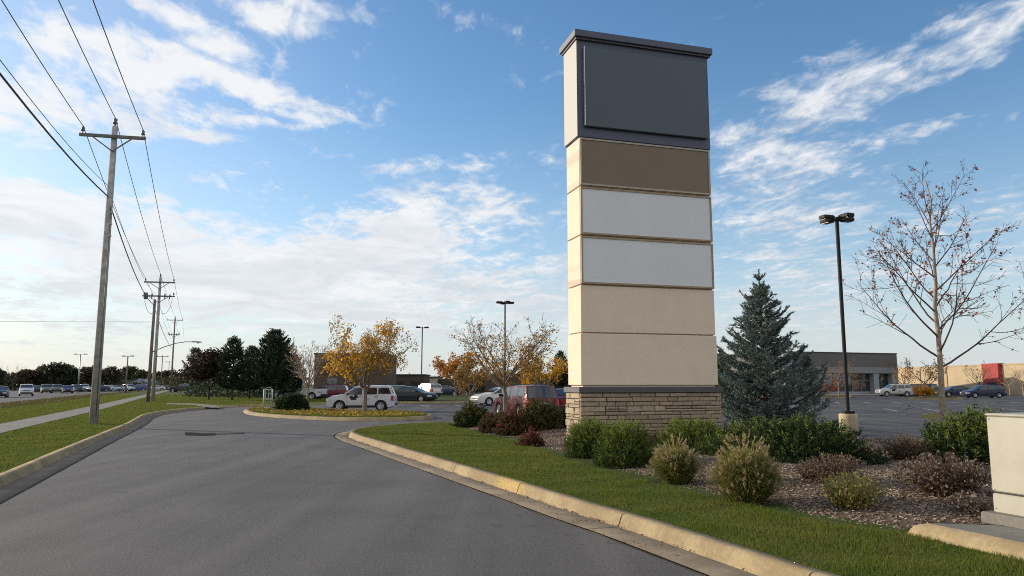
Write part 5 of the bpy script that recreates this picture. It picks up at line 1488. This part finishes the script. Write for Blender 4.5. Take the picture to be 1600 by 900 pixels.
def broad(name, px, Y, H, Rx, seed, mat, label, lobes=9, n=5200, size=.14, trunk_h=1.2, group=None, bare=None, z=.05):
    """A dense broad crown: leaf clumps round many limb ends."""
    r_ = np.random.default_rng(seed)
    tb, tp = skeleton(r_, H, trunk_h, 8, 45, Rx * 1.0, levels=2, wob=.1, up=.04, leader=False, r0=.05 + H * .014, kids=(6, 5, 3), ratio=.55)
    t = tree_obj(name, (AT(px, Y), Y, z), tb, M_barkd, label, "tree", group, sides=(7, 4, 3, 3))
    C = []
    for k in range(lobes):
        a, rr = r_.uniform(0, 2 * PI), Rx * sqrt(r_.random()) * .72; zc_ = trunk_h + (H - trunk_h) * r_.uniform(.25, .86) * (1 - .35 * (rr / Rx) ** 2); C.append((cos(a) * rr, sin(a) * rr, zc_, Rx * r_.uniform(.28, .5)))
    C.append((0, 0, H - Rx * .33, Rx * .38))
    P = []
    for (x, y, zc_, s) in C:
        m = int(n / len(C)); d = r_.normal(0, 1, (m, 3)); d /= np.linalg.norm(d, axis=1, keepdims=True); rad = s * r_.random(m) ** .4 * (1 + .25 * np.sin(d[:, 0] * 7 + x) * np.sin(d[:, 2] * 6 + y))
        P.append(np.array([x, y, zc_]) + d * rad[:, None] * np.array([1.1, 1.1, .85]))
    P = np.concatenate(P); D = r_.normal(0, 1, (len(P), 3))
    V, Fc = scatter(QUAD, QF, P, frames(D, r_), r_.uniform(.6, 1.3, len(P)) * size); np_obj("crown", V, Fc, mat, t)
    return t
broad("plum_tree", 327, 74, ZA(327, 546, 74), 2.4, 72, L_dkred, "dark plum coloured round tree between the grey-green pine and the pointed spruce", 12, 8000, .12, 1.1)
# the belt of trees beyond the main road: each its own crown
belt = [(-12, 190, 577, 5, 0, "dark tree at the very edge of the far belt beyond the road"), (40, 215, 577, 5, 0, "low dark tree of the far belt just past the bare one"), (50, 180, 578, 5.2, 1, "brownish low tree beside the far bare tree"),
        (68, 190, 569, 5.5, 0, "broad dark tree above the white SUV on the main road"), (84, 180, 567, 6.2, 0, "tallest dark tree of the far belt, left of the double lamp"), (104, 185, 570, 6.0, 0, "dark tree right below the arms of the double headed lamp post"),
        (116, 200, 579, 4.5, 1, "small brown tree beside the double headed lamp post's mast"), (134, 195, 573, 5.5, 1, "brown topped tree between double lamp and tall grey pole"), (158, 210, 577, 4.8, 1, "brown tree just past the tall grey pole"),
        (172, 215, 573, 7.0, 1, "round brown tree behind the green-grey wing"), (190, 235, 580, 5, 2, "low olive tree behind the shed's wing"), (202, 240, 573, 6.2, 2, "round olive tree rising above the pale shed"), (219, 235, 577, 5.6, 2, "olive tree just before the short wooden pole"),
        (228, 245, 583, 5, 2, "low olive tree hidden by the two wooden poles"), (248, 235, 580, 5.2, 1, "brownish tree right beyond the two wooden poles"), (259, 245, 578, 6, 2, "olive tree at the foot of the farthest utility poles"), (276, 230, 584, 5.5, 1, "low brown tree behind the utility pole with wide and narrow arms"),
        (291, 220, 583, 5.5, 2, "olive tree behind the black pickup truck"), (20, 205, 585, 6, 2, "low olive tree below the far bare tree"), (2, 210, 580, 5.5, 1, "brown tree behind the dark sedan cut off by the edge"), (148, 225, 580, 6, 0, "dark tree hidden mostly by the tall grey pole"),
        (310, 205, 588, 5, 0, "low dark tree behind the grey-green pine")]
for i, (px, Y, yt, Rx, k, lab) in enumerate(belt):
    broad("broadleaf_tree", px, Y, ZA(px, yt, Y), Rx * .62, 100 + i, L_far[k], lab, 9, 2600, .34, 1.0, "trees of the far belt beyond the main road")
young("bare_tree", 21, 178, ZA(21, 569, 178), 4.6, 44, "bare spreading tree standing above the far belt beyond the dark sedan", None, trunk=2.2, ang=46, bark=M_barkd)
# undergrowth below the belt and along the lots, one mass
rng = np.random.default_rng(90); P = []
for k in range(150):
    px = rng.uniform(-30, 345); Y = rng.uniform(198, 260); c = np.array([AT(px, Y), Y, rng.uniform(.6, 2.6)]); P.append(c + rng.normal(0, 1, (90, 3)) * np.array([2.2, 1.5, .9]))
for k in range(120):
    px = rng.uniform(560, 900); Y = rng.uniform(150, 170); c = np.array([AT(px, Y), Y, rng.uniform(.4, 2.2)]); P.append(c + rng.normal(0, 1, (70, 3)) * np.array([1.8, 1.2, .7]))
P = np.concatenate(P); P[:, 2] = np.abs(P[:, 2]); D = rng.normal(0, 1, (len(P), 3))
V, Fc = scatter(QUAD, QF, P, frames(D, rng), rng.uniform(.2, .42, len(P)))
tag(np_obj("undergrowth", V, Fc, L_far[2]), "dull green undergrowth along the foot of the far trees", "undergrowth", kind='stuff')
# shaded shrubbery under the dark conifers
rng = np.random.default_rng(92); P = []
for k in range(40):
    px = rng.uniform(300, 470); Y = rng.uniform(86, 100); c = np.array([AT(px, Y), Y, rng.uniform(.3, 1.3)]); P.append(c + rng.normal(0, 1, (90, 3)) * np.array([.9, .7, .45]))
P = np.concatenate(P); P[:, 2] = np.abs(P[:, 2]); D = rng.normal(0, 1, (len(P), 3))
V, Fc = scatter(QUAD, QF, P, frames(D, rng), rng.uniform(.09, .2, len(P)))
tag(np_obj("undergrowth", V, Fc, L_pine), "dark undergrowth below the conifers beyond the lawn", "undergrowth", kind='stuff')


# ---- shrubs of the bed
def shrub(name, px, py, rad, H, seed, mat, label, n=420, leaf=(.05, .013), per=15, sprig=.20, up=.5, mat2=None, frac2=.25, stems=True, flat=.8, group=None, z=None, cat="shrub", ry=None, spread=.30, Y=None, boxy=2.0):
    """Sprigs of small leaves standing off a dome, with inner twigs."""
    r_ = np.random.default_rng(seed)
    if Y is None:
        g = G(px, py, .26)
    else: g = Vector((AT(px, Y), Y, 0))
    gz = float(bed_z(np.array([g.x]), np.array([g.y]))[0]) if z is None else z
    t = empty(name, (g.x, g.y, gz - .02), r_.uniform(0, 6), label, cat, group)
    ry = ry or rad
    d = r_.normal(0, 1, (n, 3)); d[:, 2] = np.abs(d[:, 2]) * flat; d /= np.linalg.norm(d, axis=1, keepdims=True)
    d = d / (np.abs(d) ** boxy).sum(1, keepdims=True) ** (1 / boxy)
    lump = 1 + .10 * np.sin(d[:, 0] * 5 + seed) * np.sin(d[:, 1] * 6 + seed * 2) + r_.normal(0, .05, n)
    rr = (r_.random(n) ** .28) * lump
    tip = d * rr[:, None] * np.array([rad, ry, H])
    ax = d * np.array([1, 1, .6]) + np.array([0, 0, up]) + r_.normal(0, .22, (n, 3)); ax /= np.linalg.norm(ax, axis=1, keepdims=True)
    ln = sprig * r_.uniform(.6, 1.3, n); st_ = tip - ax * ln[:, None]; st_[:, 2] = np.maximum(st_[:, 2], .02)
    ii = np.repeat(np.arange(n), per); u_ = np.tile(np.linspace(0, 1, per), n)[:, None] + r_.normal(0, .03, (n * per, 1))
    P = st_[ii] + (tip - st_)[ii] * u_; D = ax[ii] * .55 + r_.normal(0, spread * 1.6, (len(ii), 3))
    sel = r_.random(n)[ii] < (frac2 * 1.8 * np.clip(tip[:, 2] / H, 0, 1) ** 1.3 if mat2 else np.zeros(n))[ii]
    T3 = [(-1, 0, 0), (0, -.15, .5), (1, 0, 0), (0, 0, 1)]
    tv = [(0, 0, 0), (.5, .1, .45), (0, 0, 1), (-.5, .1, .45)]
    def put(mask, m_, nm):
        if not mask.any(): return
        k_ = int(mask.sum()); V, Fc = scatter(tv, QF, P[mask], frames(D[mask], r_), np.c_[np.full(k_, leaf[1] * 2), np.full(k_, leaf[1] * 2), leaf[0] * r_.uniform(.6, 1.3, k_)])
        np_obj(nm, V, Fc, m_, t)
    put(~sel, mat, "foliage"); put(sel, mat2, "tip_foliage")
    if stems:
        mb = MB()
        for k in range(26):
            a = r_.uniform(0, 6.28); e = d[k % n] * np.array([rad, ry, H]) * .85
            mb.tube([(cos(a) * .05, sin(a) * .05, 0), e * .5 + np.array([0, 0, .06]), e], [.012, .008, .004], 4, cap=False)
        mb.build("stems", M_twig, t)
    return t
yew = dict(mat=L_yew, mat2=L_yewlit, frac2=.42, n=2300, leaf=(.044, .0064), per=15, sprig=.16, up=.65, flat=1.1, boxy=2.6, group="yew shrubs of the bed")
shrub("yew_shrub", 922, 704, .58, .82, 1, label="round green yew shrub hugging the lit stone corner of the sign", **yew)
shrub("yew_shrub", 976, 717, .62, .86, 2, label="round green yew shrub second from the sign's lit corner, nearest the lawn", **yew)
shrub("yew_shrub", 1083, 702, .80, .70, 3, label="wide low yew shrub against the shaded stone base by the spruce", **yew)
shrub("yew_shrub", 1020, 697, .42, .42, 4, L_dry, "small dark dead-looking shrub between the yews at the stone base", n=260, per=10, leaf=(.05, .012), mat2=L_dkgreen, frac2=.5)
shrub("hedge_shrub", 1245, 718, 1.30, .80, 5, L_dkgreen, "broad dark green evergreen hedge in front of the lamp footing", n=3600, per=14, leaf=(.055, .010), sprig=.17, up=.5, mat2=L_yewlit, frac2=.16, flat=1.1, ry=.9, boxy=4.0)
shrub("hedge_shrub", 1155, 708, .75, .66, 6, L_dkgreen, "dark evergreen shrub at the foot of the blue spruce, merging into the hedge", n=800, per=14, leaf=(.06, .010), up=.5, mat2=L_yewlit, frac2=.3)
shrub("hedge_shrub", 1120, 712, .5, .5, 26, L_yew, "small low green shrub between the two fountain grasses", n=420, per=13, leaf=(.058, .009), up=.5, mat2=L_yewlit, frac2=.3)
shrub("bush", 738, 661, .72, .92, 7, L_dkgreen, "dark green bush at the bed's tip, first in the row before the parked cars", n=800, per=12, leaf=(.075, .022), sprig=.2, mat2=L_olive, frac2=.5)
shrub("barberry_bush", 775, 669, .60, .72, 8, L_barb, "purple-brown barberry second in the row, below the bare tree's trunk", n=560, per=12, leaf=(.07, .022), mat2=L_barbred, frac2=.12)
shrub("barberry_bush", 803, 673, .62, .80, 9, L_barb, "red tinged barberry between the purple-brown one and the olive bush", n=620, per=12, leaf=(.07, .022), mat2=L_barbred, frac2=.22)
shrub("bush", 843, 671, .82, .98, 10, L_olive, "olive brown bush under the red wagon's rear window", n=900, per=12, leaf=(.07, .020), mat2=L_dkgreen, frac2=.4)
shrub("bush", 872, 668, .52, .78, 11, L_dkgreen, "dark bush squeezed between the olive bush and the sign's stone corner", n=420, per=12, leaf=(.07, .02))
shrub("barberry_bush", 830, 688, .38, .46, 12, L_barb, "small low barberry with bright red leaves at the bed's edge", n=340, per=11, leaf=(.055, .017), mat2=L_barbred, frac2=.4)
shrub("bush", 1522, 724, 1.0, 1.02, 13, L_dkgreen, "large green spiky shrub beside the cream utility cabinet", n=2000, per=14, leaf=(.090, .012), sprig=.28, up=.8, mat2=L_yewlit, frac2=.38, ry=.9)
shrub("bush", 1442, 719, .40, .36, 14, L_olive, "low olive green shrub tucked between brown perennials and the large green shrub", n=300, per=12, leaf=(.05, .016), mat2=L_yewlit, frac2=.4)
shrub("bush", 1347, 724, .46, .34, 15, L_dkgreen, "low dark creeping shrub alone on the mulch behind the seed head perennials", n=380, per=12, leaf=(.06, .012), up=.25, mat2=L_dry, frac2=.3)
shrub("dark_bush", 458, 640, 1.05, 1.05, 16, L_dkgreen, "rounded dark bush standing on the island beside the white trellis", n=1500, per=12, leaf=(.085, .03), sprig=.25, up=.3, z=.14, Y=44.5, flat=1.0)


def perennial(px, py, rad, H, seed, label, n=420, mat=L_dry, seeds=L_grey, head=.028, group="dried perennials of the bed", leafy_=.5):
    """Thin dry stems fanning out, with withered leaves and seed heads."""
    r_ = np.random.default_rng(seed); g = G(px, py, .22); gz = float(bed_z(np.array([g.x]), np.array([g.y]))[0])
    t = empty("dried_perennial", (g.x, g.y, gz), 0, label, "plant", group)
    a = r_.uniform(0, 2 * PI, n); rr = rad * np.sqrt(r_.random(n)); b = np.c_[np.cos(a) * rr * .35, np.sin(a) * rr * .35, np.zeros(n)]
    e = np.c_[np.cos(a) * rr, np.sin(a) * rr, H * r_.uniform(.45, 1.08, n) * (1 - .35 * (rr / rad) ** 2)]
    mid = (b + e) / 2 + np.c_[np.zeros(n), np.zeros(n), H * .12 * np.ones(n)]; w_ = .0035
    s_ = np.c_[-np.sin(a), np.cos(a), np.zeros(n)] * w_
    V = np.stack([b - s_, b + s_, mid + s_, mid - s_, e + s_ * .5, e - s_ * .5], 1).reshape(-1, 3); base = np.arange(n)[:, None] * 6
    Fc = np.concatenate([base + np.array([[0, 1, 2, 3]]), base + np.array([[3, 2, 4, 5]])]); np_obj("stems", V, Fc, M_twig if False else mat, t)
    m = int(n * 8 * leafy_); k = r_.integers(0, n, m); u_ = r_.random((m, 1)); P = b[k] + (e - b)[k] * u_ + r_.normal(0, .025, (m, 3)); P[:, 2] = np.abs(P[:, 2])
    V, Fc = scatter(QUAD, QF, P, frames(r_.normal(0, 1, (m, 3)), r_), r_.uniform(.008, .026, m)); np_obj("foliage", V, Fc, mat, t)
    k = r_.random(n) < .34; m = int(k.sum() * 4); P = np.repeat(e[k], 4, 0) + r_.normal(0, .016, (m, 3))
    V, Fc = scatter(QUAD, QF, P, frames(r_.normal(0, 1, (m, 3)), r_), r_.uniform(.5, 1.2, m) * head * .5); np_obj("seed_heads", V, Fc, seeds, t)  # seed heads clustered at the stem ends
    return t
perennial(1305, 758, .48, .42, 31, "hazy brown perennial behind the tan tufted one, mid bed", 600)
perennial(1330, 786, .42, .44, 32, "tan tufted perennial on open mulch nearest the lawn, pale seed heads", 620, L_fgrass)
perennial(1418, 726, .52, .48, 33, "brown perennial clump with pinkish tops beyond the low dark shrub", 600)
perennial(1478, 778, .62, .50, 34, "large withered purple-brown perennial with silvery leaves by the cabinet", 1000, L_dry, L_grey, .05)
perennial(1520, 800, .26, .22, 35, "low silvery dead-leaved plant at the concrete pad's corner", 160, L_grey, L_grey, .06)
perennial(1270, 752, .30, .26, 36, "low sparse dried plant beside the larger fountain grass", 240)


def fountain(px, py, rad, H, seed, label, n=900, plumes=170):
    n = int(n * 2.4)
    r_ = np.random.default_rng(seed); g = G(px, py, .20); gz = float(bed_z(np.array([g.x]), np.array([g.y]))[0])
    t = empty("fountain_grass", (g.x, g.y, gz), 0, label, "ornamental grass", "fountain grasses in the bed")
    def arcs(n, H, rad, w, seg=6, up0=.9):
        a = r_.uniform(0, 2 * PI, n); out = rad * r_.random(n) ** .42 * r_.uniform(.8, 1.08, n); hh = H * r_.uniform(.72, 1.06, n) * np.sqrt(np.maximum(.08, 1.05 - (out / rad) ** 2 * .92))
        b0 = .38 * out; pts = []
        for i in range(seg + 1):
            u_ = i / seg; rad_ = b0 + (out - b0) * u_ ** 1.35; z = hh * np.sin(u_ * PI * .5 * (1.0 + .28 * (out / rad))) ** 1.0
            pts.append(np.c_[np.cos(a) * rad_, np.sin(a) * rad_, z])
        return a, np.stack(pts, 1)
    def strip(a, P, w):
        n, m = P.shape[:2]; tw = r_.uniform(0, PI, n); s = np.c_[np.cos(tw), np.sin(tw), np.zeros(n)][:, None, :] * (w * np.linspace(1, .15, m))[None, :, None]
        V = np.stack([P - s, P + s], 2).reshape(-1, 3); base = (np.arange(n) * m * 2)[:, None, None] + (np.arange(m - 1) * 2)[None, :, None]
        return V, (base + np.array([0, 1, 3, 2])).reshape(-1, 4)
    a, P = arcs(n, H * .86, rad, .004); V, Fc = strip(a, P, .0080); np_obj("blades", V, Fc, L_fgrass, t)
    a, P = arcs(int(n * 1.0), H * .74, rad * .98, .004); V, Fc = strip(a, P, .0085); np_obj("blades", V, Fc, L_fgreen, t)
    a, P = arcs(plumes, H * 1.0, rad * .86, .002); V, Fc = strip(a, P, .002); np_obj("stalks", V, Fc, L_fgrass, t)
    e = P[:, -1]; d = P[:, -1] - P[:, -2]; d /= np.linalg.norm(d, axis=1, keepdims=True); d = d * .45 + np.array([0, 0, .65]); k = 26
    ii = np.repeat(np.arange(plumes), k); u_ = r_.random((len(ii), 1)); Q = e[ii] + d[ii] * (u_ * .13 - .05); D = d[ii] + r_.normal(0, .26, (len(ii), 3))
    V, Fc = scatter([(-1, 0, 0), (1, 0, 0), (0, 0, 1)], [(0, 1, 2)], Q, frames(D, r_), np.c_[np.full(len(ii), .005), np.full(len(ii), .005), np.full(len(ii), .045)]); np_obj("plumes", V, Fc, L_plume, t)
    return t
fountain(1056, 747, .50, .68, 51, "smaller tan fountain grass in front of the shaded stone base", 900, 110)
fountain(1166, 775, .56, .86, 52, "larger tan fountain grass at the lawn's edge in front of the dark hedge", 1300, 160)

# ---- white trellis on the island
tp0 = G(418, 640.5, .14)
tr_ = empty("trellis", tuple(tp0), .3, "white metal trellis cage standing on the island beside the rounded dark bush", "trellis")
M_wht = plain("white_rod", (.55, .55, .52), .5)
for sx in (-.25, .25):
    for sy in (-.22, .22):
        MB().tube([(sx, sy, 0), (sx, sy, 1.25)], .03, 6).build("post", M_wht, tr_)
for z in (.15, .65, 1.22):
    mb = MB()
    for s in (-1, 1): mb.tube([(-.25, s * .22, z), (.25, s * .22, z)], .018, 5); mb.tube([(s * .25, -.22, z), (s * .25, .22, z)], .018, 5)
    mb.build("rail", M_wht, tr_)
mb = MB()
for s in (-1, 1):
    for k in range(3): mb.tube([(-.14 + k * .14, s * .22, .15), (-.14 + k * .14 + .05 * sin(k), s * .22, 1.22)], .012, 5)
    mb.tube([(-.25, s * .22, 1.22), (-.1, s * .22, 1.33), (.12, s * .22, 1.34), (.25, s * .22, 1.22)], .02, 5)
mb.build("lattice", M_wht, tr_)
